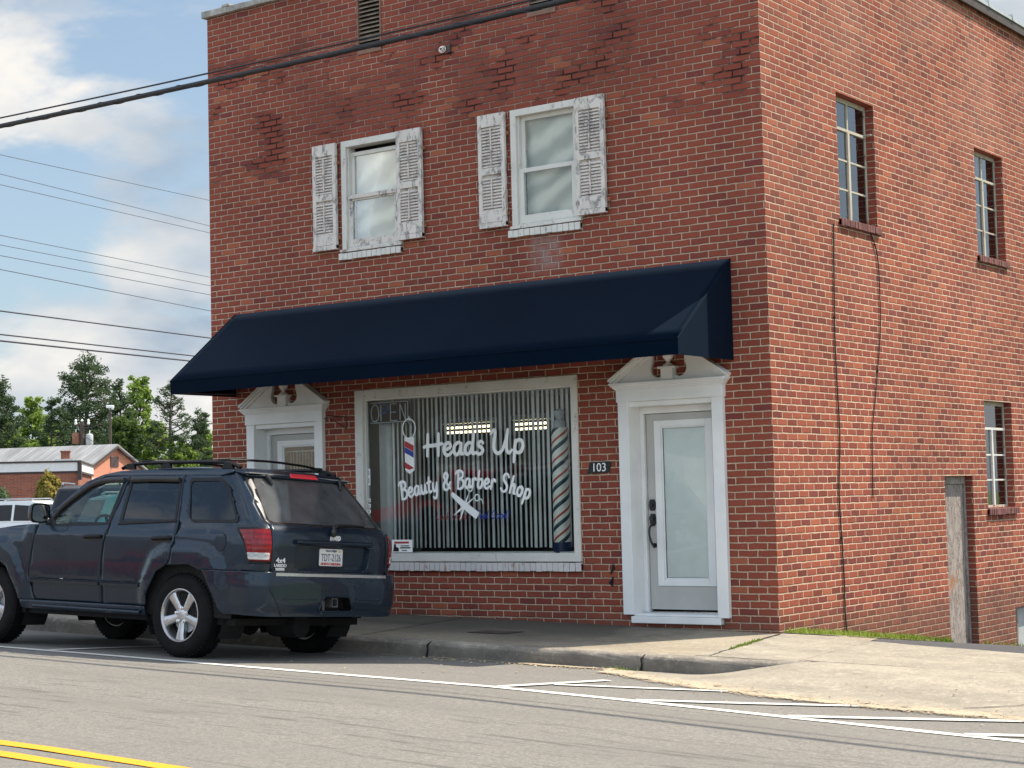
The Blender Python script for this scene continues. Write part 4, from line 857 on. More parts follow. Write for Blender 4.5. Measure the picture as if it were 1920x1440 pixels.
# --- upper windows with peeling shutters
def upper_window(x0, dark_gap):
    x1 = x0 + .865; z0, z1 = 4.10, 5.345; m = MT['old_white']
    S = MB(); w_ = .07; S.box(x0, x0 + w_, -.012, .13, z0 + .02, z1).box(x1 - w_, x1, -.012, .13, z0 + .02, z1).box(x0 + w_, x1 - w_, -.012, .13, z1 - w_, z1).box(x0 + w_, x1 - w_, .0, .13, z0 + .02, z0 + .05)
    S.box(x0 + w_, x0 + w_ + .02, .02, .13, z0 + .05, z1 - w_).box(x1 - w_ - .02, x1 - w_, .02, .13, z0 + .05, z1 - w_)
    F = S.build('window', m, B, bevel=.003)
    a, b = x0 + w_ + .02, x1 - w_ - .02; zm = 4.715 if not dark_gap else 4.70; top = z1 - w_ - (.055 if dark_gap else .0)
    def sash(y, p, q, n):
        s = .045; s_ = MB().box(a, a + s, y, y + .035, p, q).box(b - s, b, y, y + .035, p, q).box(a + s, b - s, y, y + .035, q - s, q).box(a + s, b - s, y, y + .035, p, p + (.085 if n else .035)); s_.build('sash', MT['flaking'] if (n and dark_gap) else m, F, bevel=.003)
        box('pane', MT['upper_glass'], (a + s, b - s, y + .014, y + .018, p + .035, q - s), F)
    sash(.06, zm - .02, top, 0); sash(.02, z0 + .055, zm + .012, 1)
    if dark_gap: box('sash_ledge', MT['flaking'], (a, b, -.004, .02, zm - .012, zm + .03), F)
    mb = MB(); z = z0 + .12; yy = .15
    while z < top - .03: mb.add([(a, yy, z), (b, yy, z), (b, yy - .012, z + .024), (a, yy - .012, z + .024)], [(0, 1, 2, 3)]); z += .0245
    mb.box(a, b, yy + .014, yy + .016, z0 + .05, top - .02); mb.build('blind', MT['wave_shaded_blind'], F, fix=False)
    rowlock('window_sill', x0 - .04 if not dark_gap else x0 - .035, x1 - .01, z0 - .085, z0 + .0, .045, MT['old_white'], parent=F)
    box('timber_sill', MT['flaking'] if dark_gap else m, (x0 - .01, x1, -.035, .13, z0 + .003, z0 + .032), F)
    # shutters
    for sx0, nm in ((x0 - .385, 0), (x1 - .03, 1)):
        s0, s1 = sx0, sx0 + .34; za, zb = 4.155, 5.335; yf, yk = -.062, -.022; s_ = .045
        S = MB().box(s0, s0 + s_, yf, yk, za, zb).box(s1 - s_, s1, yf, yk, za, zb).box(s0 + s_, s1 - s_, yf, yk, zb - .13, zb).box(s0 + s_, s1 - s_, yf, yk, za + .045, za + .16).box(s0 + s_, s1 - s_, yf, yk, 4.70, 4.77).box(s0 + .0, s1 - .0, yf - .008, yk, za - .012, za + .04)
        S.box(s0 + s_, s1 - s_, yk - .003, yk, za + .16, zb - .13)
        sh = S.build('shutter', MT['flaking'], F, bevel=.003)
        L = MB(); z = za + .165
        while z < zb - .15:
            if not (4.67 < z < 4.77):
                t = random.uniform(-.2, .2) * (random.random() < .12)
                L.add([(s0 + s_, yf + .004, z + t * .04), (s1 - s_, yf + .004, z - t * .04), (s1 - s_, yk - .006, z + .030), (s0 + s_, yk - .006, z + .030), (s0 + s_, yf + .010, z - .006), (s1 - s_, yf + .010, z - .006)], [(0, 1, 2, 3), (4, 5, 1, 0)])
            z += .033
        L.build('slats', MT['slat_flaking'], F, fix=False)
        xm = (s0 + s1) / 2; MB().box(xm - .006, xm + .006, yf - .008, yf + .002, za + .19, 4.68).box(xm - .006, xm + .006, yf - .008, yf + .002, 4.80, zb - .16).build('tilt_rod', MT['flaking'], F)
        MB().box(s0 - .03, s0, -.03, -.001, za + .1, za + .14).box(s1, s1 + .028, -.03, -.001, za + .1, za + .14).box(s1, s1 + .03, -.03, -.001, zb - .24, zb - .2).build('shutter_hinge', simple('rusty', (.25, .10, .05), .8, var=.4) if 'rusty' not in MT else MT['rusty'], F)
upper_window(-5.225, True); upper_window(-2.90, False)
# --- louvred vents
for x0, x1, z0, z1 in VT:
    V = MB().box(x0, x0 + .018, -.01, .08, z0, z1).box(x1 - .018, x1, -.01, .08, z0, z1).box(x0, x1, -.012, .08, z0 - .02, z0 + .02).box(x0, x1, -.01, .08, z1 - .03, z1).build('vent', MT['vent_frame'], B)
    L = MB(); z = z0 + .02
    while z < z1 - .05:
        L.add([(x0 + .018, .0, z + .002), (x1 - .018, .0, z + .002), (x1 - .018, .0, z + .012), (x0 + .018, .0, z + .012), (x0 + .018, .07, z + .062), (x1 - .018, .07, z + .062)], [(0, 1, 2, 3), (3, 2, 5, 4)]); z += .047
    L.build('louvres', MT['louvre'], V, fix=False); box('vent_back', MT['dark_void'], (x0, x1, .1, .11, z0, z1), V)

# --- steel casement windows of the side wall
def side_window(y0, y1, z0, z1, odd):
    m = MT['rust_frame']; X0, X1 = -.115, -.095
    S = MB(); f = .028
    S.box(X0 - .02, X1, y0, y0 + f, z0, z1).box(X0 - .02, X1, y1 - f, y1, z0, z1).box(X0 - .02, X1, y0 + f, y1 - f, z1 - .045, z1).box(X0 - .02, X1, y0 + f, y1 - f, z0, z0 + .03)
    F = S.build('window', m, B, bevel=.002); S = MB(); zt = z0 + (z1 - z0) * .745; ym = (y0 + y1) / 2
    S.box(X0, X1 + .012, y0 + f, y1 - f, zt - .014, zt + .014)
    if not odd: S.box(X0, X1 + .004, ym - .012, ym + .012, zt + .014, z1 - .045)
    S.box(X0, X1 + .012, ym - .022, ym + .022, z0 + .03, zt - .014)
    for k in (1, 2): z = z0 + .03 + (zt - z0 - .044) * k / 3; S.box(X0, X1, y0 + f, ym - .022, z - .009, z + .009).box(X0, X1, ym + .022, y1 - f, z - .009, z + .009)
    S.build('glazing_bars', MT['old_white'] if odd else m, F)
    MB().box(X0 + .008, X0 + .011, y0 + f, y1 - f, z0 + .03, z1 - .045).build('pane', MT['old_glass'], F)
    MB().box(-.24, -.235, y0 - .05, ym + .30 if not odd else y1 + .1, z0, z1).build('curtain', MT['blind'], F)
    rowlock('window_sill', y0 - .03, y1 + .04, z0 - .085, z0, .04, MT['sill_brick'], 'x', F, .057, .094)
    if y0 < 3: MB().box(X1, X1 + .09, y1 - .08, y1 - .055, zt + .01, zt + .022).build('casement_stay', m, F)
for i, (a, b, c, d) in enumerate(SWN): side_window(a, b, c, d, i == 2)
# side door, old and boarded
a, b, c, d = SDR
S = MB().box(-.20, -.08, a, a + .03, c, d).box(-.20, -.085, b - .055, b - .005, c, d).box(-.2, -.08, a + .03, b - .055, d - .09, d)
F = S.build('side_door_frame', MT['grey_wood'], B, bevel=.004)
MB().box(-.15, -.105, a + .14, b - .06, c, d - .09).box(-.14, -.098, a + .03, a + .09, c, d - .09).box(-.14, -.09, a + .1, a + .135, c, d - .09).build('plank_panel', MT['grey_wood'], F, bevel=.004)
MB().box(-.26, -.2, a, b, c, d).build('door_recess', MT['dark_void'], F)
mb = MB(); z = -.62
while z < .25: mb.box(-.11, -.07 + random.uniform(-.01, .01), a + .005, a + .085 + random.uniform(-.015, .01), z, z + .10); z += .115
mb.build('broken_blocks', MT['kerb_concrete'], F, bevel=.01)
a, b, c, d = BWN
S = MB().box(-.14, -.1, a, a + .07, c, d).box(-.14, -.1, b - .05, b, c, d).box(-.14, -.1, a + .07, b - .05, d - .04, d).box(-.135, -.098, a + .30, a + .34, c, d - .04); F = S.build('basement_window', MT['grey_wood'], B); box('pane', MT['grey_can'], (-.125, -.12, a + .07, b - .05, c, d - .04), F); box('backing', MT['interior'], (-.3, -.28, a, b, c, d), F)

# --- awning
def awning():
    x0, x1 = -6.90, -.385; y = -1.03; zt, zb, zv = 3.55, 2.735, 2.587
    mb = MB()
    def sheet(a, b, c, d, nu, nv, sag=.0, nrm=(0, 0, 0)):
        A, Bb, C, D = map(Vector, (a, b, c, d)); vs = []
        for i in range(nu + 1):
            for j in range(nv + 1):
                u, v = i / nu, j / nv; q = A.lerp(Bb, u).lerp(D.lerp(C, u), v)
                q += Vector(nrm) * (-sag * math.sin(math.pi * v) * (.6 + .4 * math.sin(u * 40)) ) ; vs.append(q)
        mb.add(vs, [(i * (nv + 1) + j, (i + 1) * (nv + 1) + j, (i + 1) * (nv + 1) + j + 1, i * (nv + 1) + j + 1) for i in range(nu) for j in range(nv)])
    n = Vector((0, -.62, .78)); sheet((x0, y, zb), (x1, y, zb), (x1, -.004, zt), (x0, -.004, zt), 90, 8, .0022, n)
    A = mb.build('awning', MT['awning_cloth'], B, smooth=60, fix=False); so = A.modifiers.new('s', 'SOLIDIFY'); so.thickness = .004; so.offset = -1
    mb = MB(); sheet((x0, y - .001, zv), (x1, y - .001, zv), (x1, y - .001, zb), (x0, y - .001, zb), 60, 2); v = mb.build('valance', MT['awning_cloth'], A, fix=False); so = v.modifiers.new('s', 'SOLIDIFY'); so.thickness = .004
    for x, s in ((x1 + .001, 1), (x0 - .001, -1)):
        mb = MB(); mb.prism([(y, zv), (-.004, zv), (-.004, zt - .002), (y, zb - .002)], 'x', x - .003, x + .003); mb.build('side_panel', MT['awning_cloth'], A)
    mb = MB()
    for x in [x0 + .02] + fr(x0 + .93, x1 - .93, .93) + [x1 - .02]: mb.tube([(x, -.01, zt - .03), (x, y + .02, zb - .02), (x, y + .02, zv + .015)], .012, 6)
    mb.tube([(x0, y + .02, zv + .015), (x1, y + .02, zv + .015)], .012, 6).tube([(x0, y + .02, zb - .015), (x1, y + .02, zb - .015)], .012, 6); mb.tube([(x0 + .02, -.01, zv + .03), (x0 + .02, y + .02, zv + .015)], .012, 6).tube([(x1 - .02, -.01, zv + .03), (x1 - .02, y + .02, zv + .015)], .012, 6).build('awning_frame', MT['tin'], A)
    mb = MB().tube([(x0, y - .003, zb), (x1, y - .003, zb)], .006, 6).tube([(x1, y, zb), (x1, -.004, zt)], .006, 6).tube([(x0, y, zb), (x0, -.004, zt)], .006, 6); mb.build('seam', MT['awning_cloth'], A)
awning()

# --- small fittings on the walls
pl = MB().prism([(-2.04, 1.565), (-1.80, 1.57), (-1.775, 1.675), (-1.80, 1.68), (-2.03, 1.678), (-2.035, 1.65), (-2.06, 1.56)], 'y', -.012, 0).build('number_plaque', simple('slate', (.02, .022, .022), .8, var=.4, bump=.8, bscale=25), bevel=.002)
tag(pl, 'small dark slate plaque with white house number 103 beside the right door', 'sign')
text('103', .118, MT['white_vinyl'], 'numerals', pl, (-1.918, -.014, 1.62), ext=.0015, sx=1.0)
hk = MB(); hk.tube([(-5.21, -.02, 2.14), (-5.21, -.02, 2.30)], .006, 6).tube([(-5.21, -.02, 2.30), (-5.21, -.02, 2.28), (-5.24, -.30, 2.285)], .006, 6).tube(catmull([(-5.21, -.02, 2.155), (-5.23, -.16, 2.22), (-5.24, -.29, 2.27), (-5.245, -.33, 2.255), (-5.24, -.31, 2.235)], 4), .005, 6)
tag(hk.build('plant_bracket', MT['black_metal']), 'black iron hanging bracket on the brick between left door and shop window', 'bracket')
for t, x, z, lab in ((0, -3.70, 6.14, 'dark iron ring bolt with coil of white wire high on the front wall'), (1, -1.80, .57, 'scrap of black iron left in the wall low beside the right door')):
    mb = MB()
    if t == 0:
        mb.box(x, x + .05, -.025, 0, z - .05, z + .04); o = mb.build('wall_anchor', MT['tin']); c = MB()
        for q in range(3): c.tube([(x - .04 + (.045 - q * .01) * math.cos(s), -.04 - q * .012, z - .01 + (.035 - q * .01) * math.sin(s)) for s in fr(0, 6.3, .5)], .0035, 5)
        c.build('wire_coil', MT['blind'], o)
    else:
        mb.prism([(x - .02, z), (x + .03, z + .06), (x + .01, z + .1), (x + .0, z + .05)], 'y', -.02, 0).prism([(x - .04, z - .08), (x + .01, z - .02), (x + .0, z - .12)], 'y', -.016, 0); o = mb.build('wall_anchor', MT['black_metal'])
    tag(o, lab, 'anchor')
def wcable(name, pts, r, lab):
    P = catmull([(.012, a + .012 * math.sin(7 * b), b) for a, b in pts], 5); o = MB().tube(P, r, 6).build(name, MT['cable'])
    for k in range(4, len(P) - 3, 14): MB().box(-.002, .022, P[k].y - .012, P[k].y + .012, P[k].z - .005, P[k].z + .005).build('cable_clip', MT['cable'], o)
    tag(o, lab, 'cable', 'cables running down the side wall')
wcable('wall_cable', [(1.44, 4.0), (1.37, 2.82), (1.40, 1.9), (1.34, 1.3), (1.395, .6), (1.38, .1), (1.42, -.09)], .007, 'black cable running down the side brick wall to the grass, nearer the corner')
wcable('wall_cable', [(2.30, 4.03), (2.44, 3.85), (2.50, 3.6), (2.47, 3.0), (2.30, 2.3), (2.17, 1.9), (2.13, 1.25)], .006, 'short thin black cable hanging from the side window sill, farther from the corner')

# ------------------------------------------------------------------ overhead cables
def cat_(a, b, sag, n=40):
    a, b = Vector(a), Vector(b); return [a.lerp(b, t / n) - Vector((0, 0, sag * 4 * (t / n) * (1 - t / n))) for t in range(n + 1)]
simple('far_wire', (.10, .12, .16), .7); simple('far_cable', (.035, .035, .05), .7)
def overhead(name, a, b, sag, r, lab, m='cable', n=60, grp='overhead cables crossing the sky', sheath=None):
    P = cat_(a, b, sag, n)
    mb = MB(); mb.tube(P, r, 8); o = mb.build(name, MT[m], smooth=60)
    if sheath:
        w_ = []; L = (Vector(b) - Vector(a)).length; k = int(L / .05)
        for i in range(k + 1):
            t = i / k; q = Vector(a).lerp(Vector(b), t) - Vector((0, 0, sag * 4 * t * (1 - t))); th = i * .5; w_.append(q + Vector((0, math.cos(th), math.sin(th))) * (r + .002))
        MB().tube(w_, .0035, 4).build('lashing_wire', MT['far_cable'], o)
    return tag(o, lab, 'cable', grp)
overhead('overhead_cable', (-24, -1.5, 6.28), (16, -1.5, 6.28), .44, .029, 'thick black twisted cable passing in front of the brick facade', sheath=True)
overhead('overhead_cable', (-24, -1.2, 6.50), (18, -1.2, 6.52), .48, .010, 'thin dark wire just above the thick cable over the facade')
def AT(px, py, Z): return CP + Z * (cf + cr * ((px - 960) / 3269.4) - cu * ((py - 720) / 3269.4))
places = ['topmost', 'second from top', 'third from top', 'fourth from top', 'fifth from top', 'sixth from top', 'seventh from top', 'third lowest', 'second lowest', 'lowest']
for i, (a, b) in enumerate([(290, 376), (326, 424), (346, 437), (441, 520), (459, 536), (479, 553), (505, 583), (583, 634), (627, 671), (639, 681)]):
    p0, p1 = AT(0, a, 60), AT(395, b, 75); d = p1 - p0
    overhead('overhead_wire', tuple(p0 - d * 2.5), tuple(p1 + d * 3.5), .0, (.011, .011, .011, .011, .011, .012, .014, .028, .028, .034)[i] * (1.15 if i < 7 else .9), 'thin wire sloping right in the sky, %s of ten' % places[i], 'far_wire' if i < 7 else 'far_cable', 60, 'distant wires in the sky beyond the building')

# ------------------------------------------------------------------ dark blue SUV parked at the kerb
def make_suv():
    roll, pitch = .066, .024
    f = Vector((-math.cos(pitch), 0, math.sin(pitch))); up0 = Vector((math.sin(pitch), 0, math.cos(pitch)))
    l0 = Vector((0, -1, 0)); l = l0 * math.cos(roll) + up0 * math.sin(roll); up = -l0 * math.sin(roll) + up0 * math.cos(roll)
    O = Vector((-3.86, -3.84, .028)) - 1.08 * f - .90 * l
    J = empty('parked_suv', (0, 0, 0), 'dark slate blue SUV parked at the kerb with roof rails and silver wheels', 'SUV')
    mw = Matrix.Identity(4)
    for i in range(3): mw[i][0], mw[i][1], mw[i][2], mw[i][3] = f[i], l[i], up[i], O[i]
    J.matrix_world = mw; pm = MT['slate_paint']
    WT = [(.30, .870), (.40, .885), (.45, .893), (.62, .912), (.80, .922), (1.0, .920), (1.065, .916), (1.085, .906), (1.13, .893), (1.20, .874), (1.38, .818), (1.55, .760), (1.60, .738), (1.635, .712), (1.655, .68), (1.70, .60)]
    UT = [(.30, .12), (.70, .13), (.76, .135), (1.0, .118), (1.12, .135), (1.17, .165), (1.21, .235), (1.40, .39), (1.58, .545), (1.63, .585), (1.66, .62), (1.70, .66)]
    flr = [(1.0, 1.0)]
    fp = [(.545, .34), (.515, .628), (.37, .89), (.16, .99), (-.25, .99), (-.45, .905), (-.535, .769), (-.62, .34)]   # flare outline relative to the axle
    def inpoly(u, w, P):
        # signed distance (positive inside)
        d = 1e9; ins = False; n = len(P)
        for i in range(n):
            (x1, y1), (x2, y2) = P[i], P[(i + 1) % n]
            t = max(0, min(1, ((u - x1) * (x2 - x1) + (w - y1) * (y2 - y1)) / ((x2 - x1) ** 2 + (y2 - y1) ** 2))); d = min(d, math.hypot(u - x1 - t * (x2 - x1), w - y1 - t * (y2 - y1)))
            if (y1 > w) != (y2 > w) and u < (x2 - x1) * (w - y1) / (y2 - y1) + x1: ins = not ins
        return d if ins else -d
    RF = [(1.08 + a, b) for a, b in fp]; FF = [(3.69 - a, b) for a, b in fp]
    def Wv(u, w):
        v = interp(WT, w)
        if u > 3.2: v -= .13 * ((u - 3.2) / 1.5) ** 2 + (.02 if w > 1.0 else 0)
        if w > 1.1 and u > 2.2: v -= .0
        if u < .8: v -= .035 * ((.8 - u) / .6) ** 2
        if w < 1.05:
            for P in (RF, FF):
                dd = inpoly(u, w, P)
                if dd > -.001: v += .030 * sst(0, .035, dd)
        if w < .62 and w > .43 and 1.5 < u < 3.1: v -= .012
        return v
    rc = .13
    def wrap(s, w, off=0.):
        """s along the skin from the rear centre line; returns (u, v, w)"""
        sg = 1 if s >= 0 else -1; a = abs(s); U = interp(UT, w) - off; Wm = interp(WT, w) - .03 + off; r = rc + off
        if a < Wm - r: return (U + .045 * (a / (Wm - r)) ** 4 * .6, sg * a, w)
        t = (a - (Wm - r)) / r
        if t < math.pi / 2: return (U + .027 + r - r * math.cos(t), sg * (Wm - r + r * math.sin(t)), w)
        u = U + .027 + r + (a - (Wm - r) - r * math.pi / 2); return (u, sg * (Wv(u, w) + off + .0 * t if u > U + rc + .15 else (Wm + (Wv(u, w) + off - Wm) * (u - U - .027 - r) / (.15 - .027 + (rc - r)) if u < U + .15 + rc else Wv(u, w) + off)), w)
    def su(u, w):
        U = interp(UT, w); Wm = interp(WT, w) - .03; return (u - U - .027 - rc) + (Wm - rc) + rc * math.pi / 2
    def panel(name, out, holes=(), off=0., m=pm, parent=J, grid=.045, thick=.016, side=1, mapf=None, top=None):
        loops = [[Vector((a, b, 0)) for a, b in out]] + [[Vector((a, b, 0)) for a, b in h] for h in holes]
        tri = tessellate_polygon(loops); vs = [v for L in loops for v in L]
        bm = bmesh.new(); bv = [bm.verts.new(v) for v in vs]
        for t in tri:
            try: bm.faces.new([bv[i] for i in t])
            except ValueError: pass
        x0 = min(v.x for v in vs); x1 = max(v.x for v in vs); y0 = min(v.y for v in vs); y1 = max(v.y for v in vs)
        for k in range(int(x0 / grid), int(x1 / grid) + 1):
            bmesh.ops.bisect_plane(bm, geom=bm.verts[:] + bm.edges[:] + bm.faces[:], plane_co=(k * grid, 0, 0), plane_no=(1, 0, 0), dist=1e-5)
        for k in range(int(y0 / grid), int(y1 / grid) + 1):
            bmesh.ops.bisect_plane(bm, geom=bm.verts[:] + bm.edges[:] + bm.faces[:], plane_co=(0, k * grid, 0), plane_no=(0, 1, 0), dist=1e-5)
        bmesh.ops.dissolve_degenerate(bm, edges=bm.edges[:], dist=1e-5)
        for v in bm.verts:
            if mapf: q = mapf(v.co.x, v.co.y)
            else: q = (v.co.x, Wv(v.co.x, v.co.y) + off, v.co.y)
            v.co = Vector((q[0], q[1] * side, q[2]))
        bm.normal_update(); c = Vector((2.2, 0, .95)); acc = sum(((fc.calc_center_median() - c) * Vector((.15, 1, 1))).dot(fc.normal) * fc.calc_area() for fc in bm.faces)
        if mapf: acc = sum((fc.calc_center_median() - c).dot(fc.normal) * fc.calc_area() for fc in bm.faces)
        if acc < 0: bmesh.ops.reverse_faces(bm, faces=bm.faces[:])
        me = bpy.data.meshes.new(name); bm.to_mesh(me); bm.free(); me.materials.append(m); me.polygons.foreach_set('use_smooth', [True] * len(me.polygons)); me.set_sharp_from_angle(angle=R(50))
        o = bpy.data.objects.new(name, me); COL.objects.link(o); o.parent = parent
        if thick: so = o.modifiers.new('s', 'SOLIDIFY'); so.thickness = thick; so.offset = -1; so.use_even_offset = False
        return o
    def rnd(P, r=.03, k=3):
        """round the corners of a 2D polygon"""
        out = []; n = len(P)
        for i in range(n):
            a, b, c = Vector(P[i - 1]), Vector(P[i]), Vector(P[(i + 1) % n]); d1 = (a - b); d2 = (c - b); rr = min(r, d1.length * .45, d2.length * .45)
            p, q = b + d1.normalized() * rr, b + d2.normalized() * rr
            for t in range(k + 1): t /= k; out.append(tuple((1 - t) ** 2 * p + 2 * t * (1 - t) * b + t * t * q))
        return out
    QW = rnd([(1.165, 1.545), (.80, 1.548), (.70, 1.50), (.475, 1.205), (1.045, 1.20)], .05); RW = rnd([(1.925, 1.548), (1.305, 1.548), (1.225, 1.20), (1.905, 1.175)], .03)
    FW = rnd([(2.04, 1.545), (2.28, 1.528), (2.47, 1.468), (2.70, 1.31), (2.84, 1.185), (2.80, 1.14), (2.09, 1.165)], .03)
    arch = [(.42, .352), (.415, .519), (.27, .728), (.14, .800), (-.12, .812), (-.281, .762), (-.397, .585), (-.48, .409)]
    ra = [(1.08 + a, b) for a, b in arch]; fa = [(3.69 - a, b) for a, b in arch]
    g = .004
    for side in (1, -1):
        near = side == 1
        # quarter panel with D pillar, following the corner to the tailgate seam (s coordinates)
        S = lambda u, w: (su(u, w), w)
        Q = [S(1.262, 1.60), S(1.256, 1.56), S(1.168, 1.19), S(1.17, 1.05), S(1.195, .83)] + [S(*q) for q in ra[3:6]] + [S(.785, .772)] + [S(u, .772) for u in (.60, .45, .35)] + [(.762, .772), (.762, .95), (.758, 1.13), (.752, 1.19), (.715, 1.40), (.668, 1.60), (.655, 1.635)] + [S(.80, 1.60)]
        panel('quarter_panel', Q, [[S(*q) for q in QW]], mapf=lambda s, w: wrap(s, w), side=side)
        panel('window_trim', rnd([(1.19, 1.575), (.79, 1.578), (.675, 1.515), (.435, 1.18), (1.02, 1.175)], .05), [QW], off=.004, m=MT['black_plastic'], side=side, thick=0)
        panel('quarter_window', [(a, b) for a, b in QW], off=-.006, m=MT['auto_tint'], side=side, thick=0, grid=.1)
        rd = panel('rear_door', [(1.975, 1.60), (1.97, 1.56), (2.052, 1.148), (2.106, .88), (2.112, .43), (1.515, .43), (1.505, .519)] + [(1.36, .735), (1.222, .818), (1.199, .835), (1.175, 1.05), (1.173, 1.19), (1.262, 1.56), (1.268, 1.60)], [RW], side=side)
        panel('window_seal', rnd([(1.955, 1.575), (1.28, 1.575), (1.195, 1.178), (1.935, 1.152)], .03), [RW], off=.004, m=MT['black_plastic'], side=side, thick=0, parent=rd)
        panel('rear_door_window', RW, off=-.006, m=MT['auto_tint'], side=side, thick=0, grid=.1, parent=rd)
        fd = panel('front_door', [(1.981, 1.60), (1.977, 1.56), (2.06, 1.148), (2.114, .88), (2.12, .43), (3.05, .43), (3.115, .66), (3.06, 1.05), (3.04, 1.135), (2.88, 1.20), (2.735, 1.335), (2.50, 1.52), (2.30, 1.585)], [FW], side=side)
        panel('window_seal', rnd([(2.015, 1.572), (2.30, 1.556), (2.50, 1.492), (2.74, 1.32), (2.89, 1.19), (2.85, 1.118), (2.055, 1.143)], .03), [FW], off=.004, m=MT['black_plastic'], side=side, thick=0, parent=fd)
        panel('front_door_window', FW, off=-.006, m=MT['auto_clear'], side=side, thick=0, grid=.1, parent=fd)
        # rail between door tops and roof, A pillar
        panel('cant_rail', [(.80, 1.603), (1.97, 1.603), (2.31, 1.589), (2.51, 1.524), (2.745, 1.34), (2.89, 1.207), (3.05, 1.14), (3.0, 1.20), (2.83, 1.31), (2.55, 1.54), (2.35, 1.61), (2.15, 1.645), (1.9, 1.655), (.72, 1.655), (.70, 1.63)], side=side)
        panel('front_fender', [(3.065, 1.132), (3.065, 1.05), (3.12, .66), (3.056, .43), (3.09, .43)] + [(3.69 - .45, .432), (3.69 - .415, .519), (3.69 - .27, .728), (3.69 - .14, .80), (3.69 + .12, .812), (3.69 + .281, .762), (4.22, .66), (4.60, .66), (4.62, .90), (4.5, .97), (4.0, 1.045), (3.5, 1.10)], side=side)
        panel('sill', [(1.51, .345), (3.215, .345), (3.21, .425), (1.51, .425)], side=side, off=.006)
        mb = MB(); 
        def smtube(pts, r, fl=None): mb.tube([(a, (Wv(a, b) + o) * side, b) for a, b, o in pts], r, 8)
        mb = MB(); mb.tube([(1.56, (Wv(1.56, .37) + .012) * side, .37), (3.05, (Wv(3.05, .37) + .012) * side, .375)], .016, 8); mb.build('sill_ridge', pm, J, smooth=60)
        for a, b, nm, par in ((1.605, 2.095, 'door_moulding', rd), (2.135, 3.11, 'door_moulding', fd)):
            panel(nm, rnd([(a, .592), (b - .0, .592), (b - .0, .628), (a, .63)], .012), off=.022, side=side, thick=.02, parent=par)
        for a, par in ((1.21, rd), (2.115, fd)):
            hb = MB(); hb.tube(catmull([(a + .01, (Wv(a, 1.02) + .005) * side, 1.03), (a + .03, (Wv(a, 1.02) + .035) * side, 1.036), (a + .20, (Wv(a + .2, 1.02) + .036) * side, 1.030), (a + .225, (Wv(a, 1.02) + .005) * side, 1.025)], 4), .016, 8, flat=((0, 1, 0), .7)); hb.build('door_handle', MT['black_plastic'], par, smooth=60)
            panel('handle_recess', rnd([(a - .005, 1.0), (a + .235, .99), (a + .24, 1.045), (a + .0, 1.055)], .02), off=.0015, m=MT['black_metal'], side=side, thick=0, parent=par)
        if near:
            fl = [(.605 + .062 * math.cos(t), 1.01 + .075 * math.sin(t)) for t in fr(0, 6.283, .3)[:-1]]; fo = [(.605 + .068 * math.cos(t), 1.01 + .081 * math.sin(t)) for t in fr(0, 6.283, .3)[:-1]]
            panel('fuel_flap', fl, off=.003, thick=0); panel('fuel_flap_gap', fo, off=.0012, m=MT['dark_void'], thick=0)
            panel('side_badge', rnd([(2.60, .634), (2.64, .634), (2.64, .640), (2.60, .640)], .002), off=.026, m=MT['chrome'], thick=.003, parent=fd)
        # rain visors
        for pts, par in (([(2.02, 1.556), (2.30, 1.545), (2.49, 1.485), (2.74, 1.315), (2.845, 1.20)], fd), ([(1.93, 1.556), (1.62, 1.562), (1.30, 1.556)], rd)):
            v = MB(); P = catmull([(a, (Wv(a, b) + .016) * side, b) for a, b in pts], 5); v.tube(P, .026, 8, flat=((0, 1, 0), .75)); v.build('rain_visor', MT['black_metal'], par, smooth=60)
        # belt seal strip
        v = MB().tube([(a, (Wv(a, b) + .003) * side, b) for a, b in ((1.19, 1.183), (1.55, 1.168), (1.94, 1.150))], .009, 6).build('belt_strip', MT['black_plastic'], rd)
        # mirror
        m_ = MB(); mat = Matrix.Translation((2.93, .99 * side, 1.235))
        prof = [(0, -.075), (.05, -.07), (.085, -.04), (.10, .0), (.10, .03)]
        vs = []; n = 16
        for r_, h in prof:
            for j in range(n):
                th = 2 * math.pi * j / n; cx = (abs(math.cos(th)) ** .55) * math.copysign(1, math.cos(th)); cz = (abs(math.sin(th)) ** .55) * math.copysign(1, math.sin(th)); vs.append(mat @ Vector((-h + .0, 1.12 * r_ * cx, .93 * r_ * cz)))
        fs = [(i * n + j, i * n + (j + 1) % n, (i + 1) * n + (j + 1) % n, (i + 1) * n + j) for i in range(len(prof) - 1) for j in range(n)]; m_.add(vs, fs)
        m_.tube([(2.93, .90 * side, 1.17), (2.91, .84 * side, 1.15)], [.035, .045], 8); mi = m_.build('door_mirror', MT['black_metal'], J, smooth=60)
        g_ = MB(); vs = [mat @ Vector((-.028, .095 * (abs(math.cos(t)) ** .5) * math.copysign(1, math.cos(t)), .078 * (abs(math.sin(t)) ** .5) * math.copysign(1, math.sin(t)))) for t in fr(0, 6.283, .4)[:-1]]; g_.add(vs, [tuple(range(len(vs)))]); g_.build('mirror_glass', MT['chrome'], mi)
        # tail lamp wrapping the corner
        TL = [(.768, 1.142), (.80, 1.147)] + [S(.46, 1.14)] + [S(.445, 1.12), S(.285, .845), S(.30, .832)] + [(.768, .838)]
        TLi = [(.778, 1.130), (.81, 1.133)] + [S(.43, 1.124), S(.30, .86)] + [(.778, .855)]
        lamp = panel('tail_lamp', TL, mapf=lambda s, w: wrap(s, w, .006), m=MT['black_plastic'], side=side, thick=.02)
        panel('red_lens', TLi, mapf=lambda s, w: wrap(s, w, .016), m=MT['red_lens'], side=side, thick=.012, parent=lamp, grid=.03)
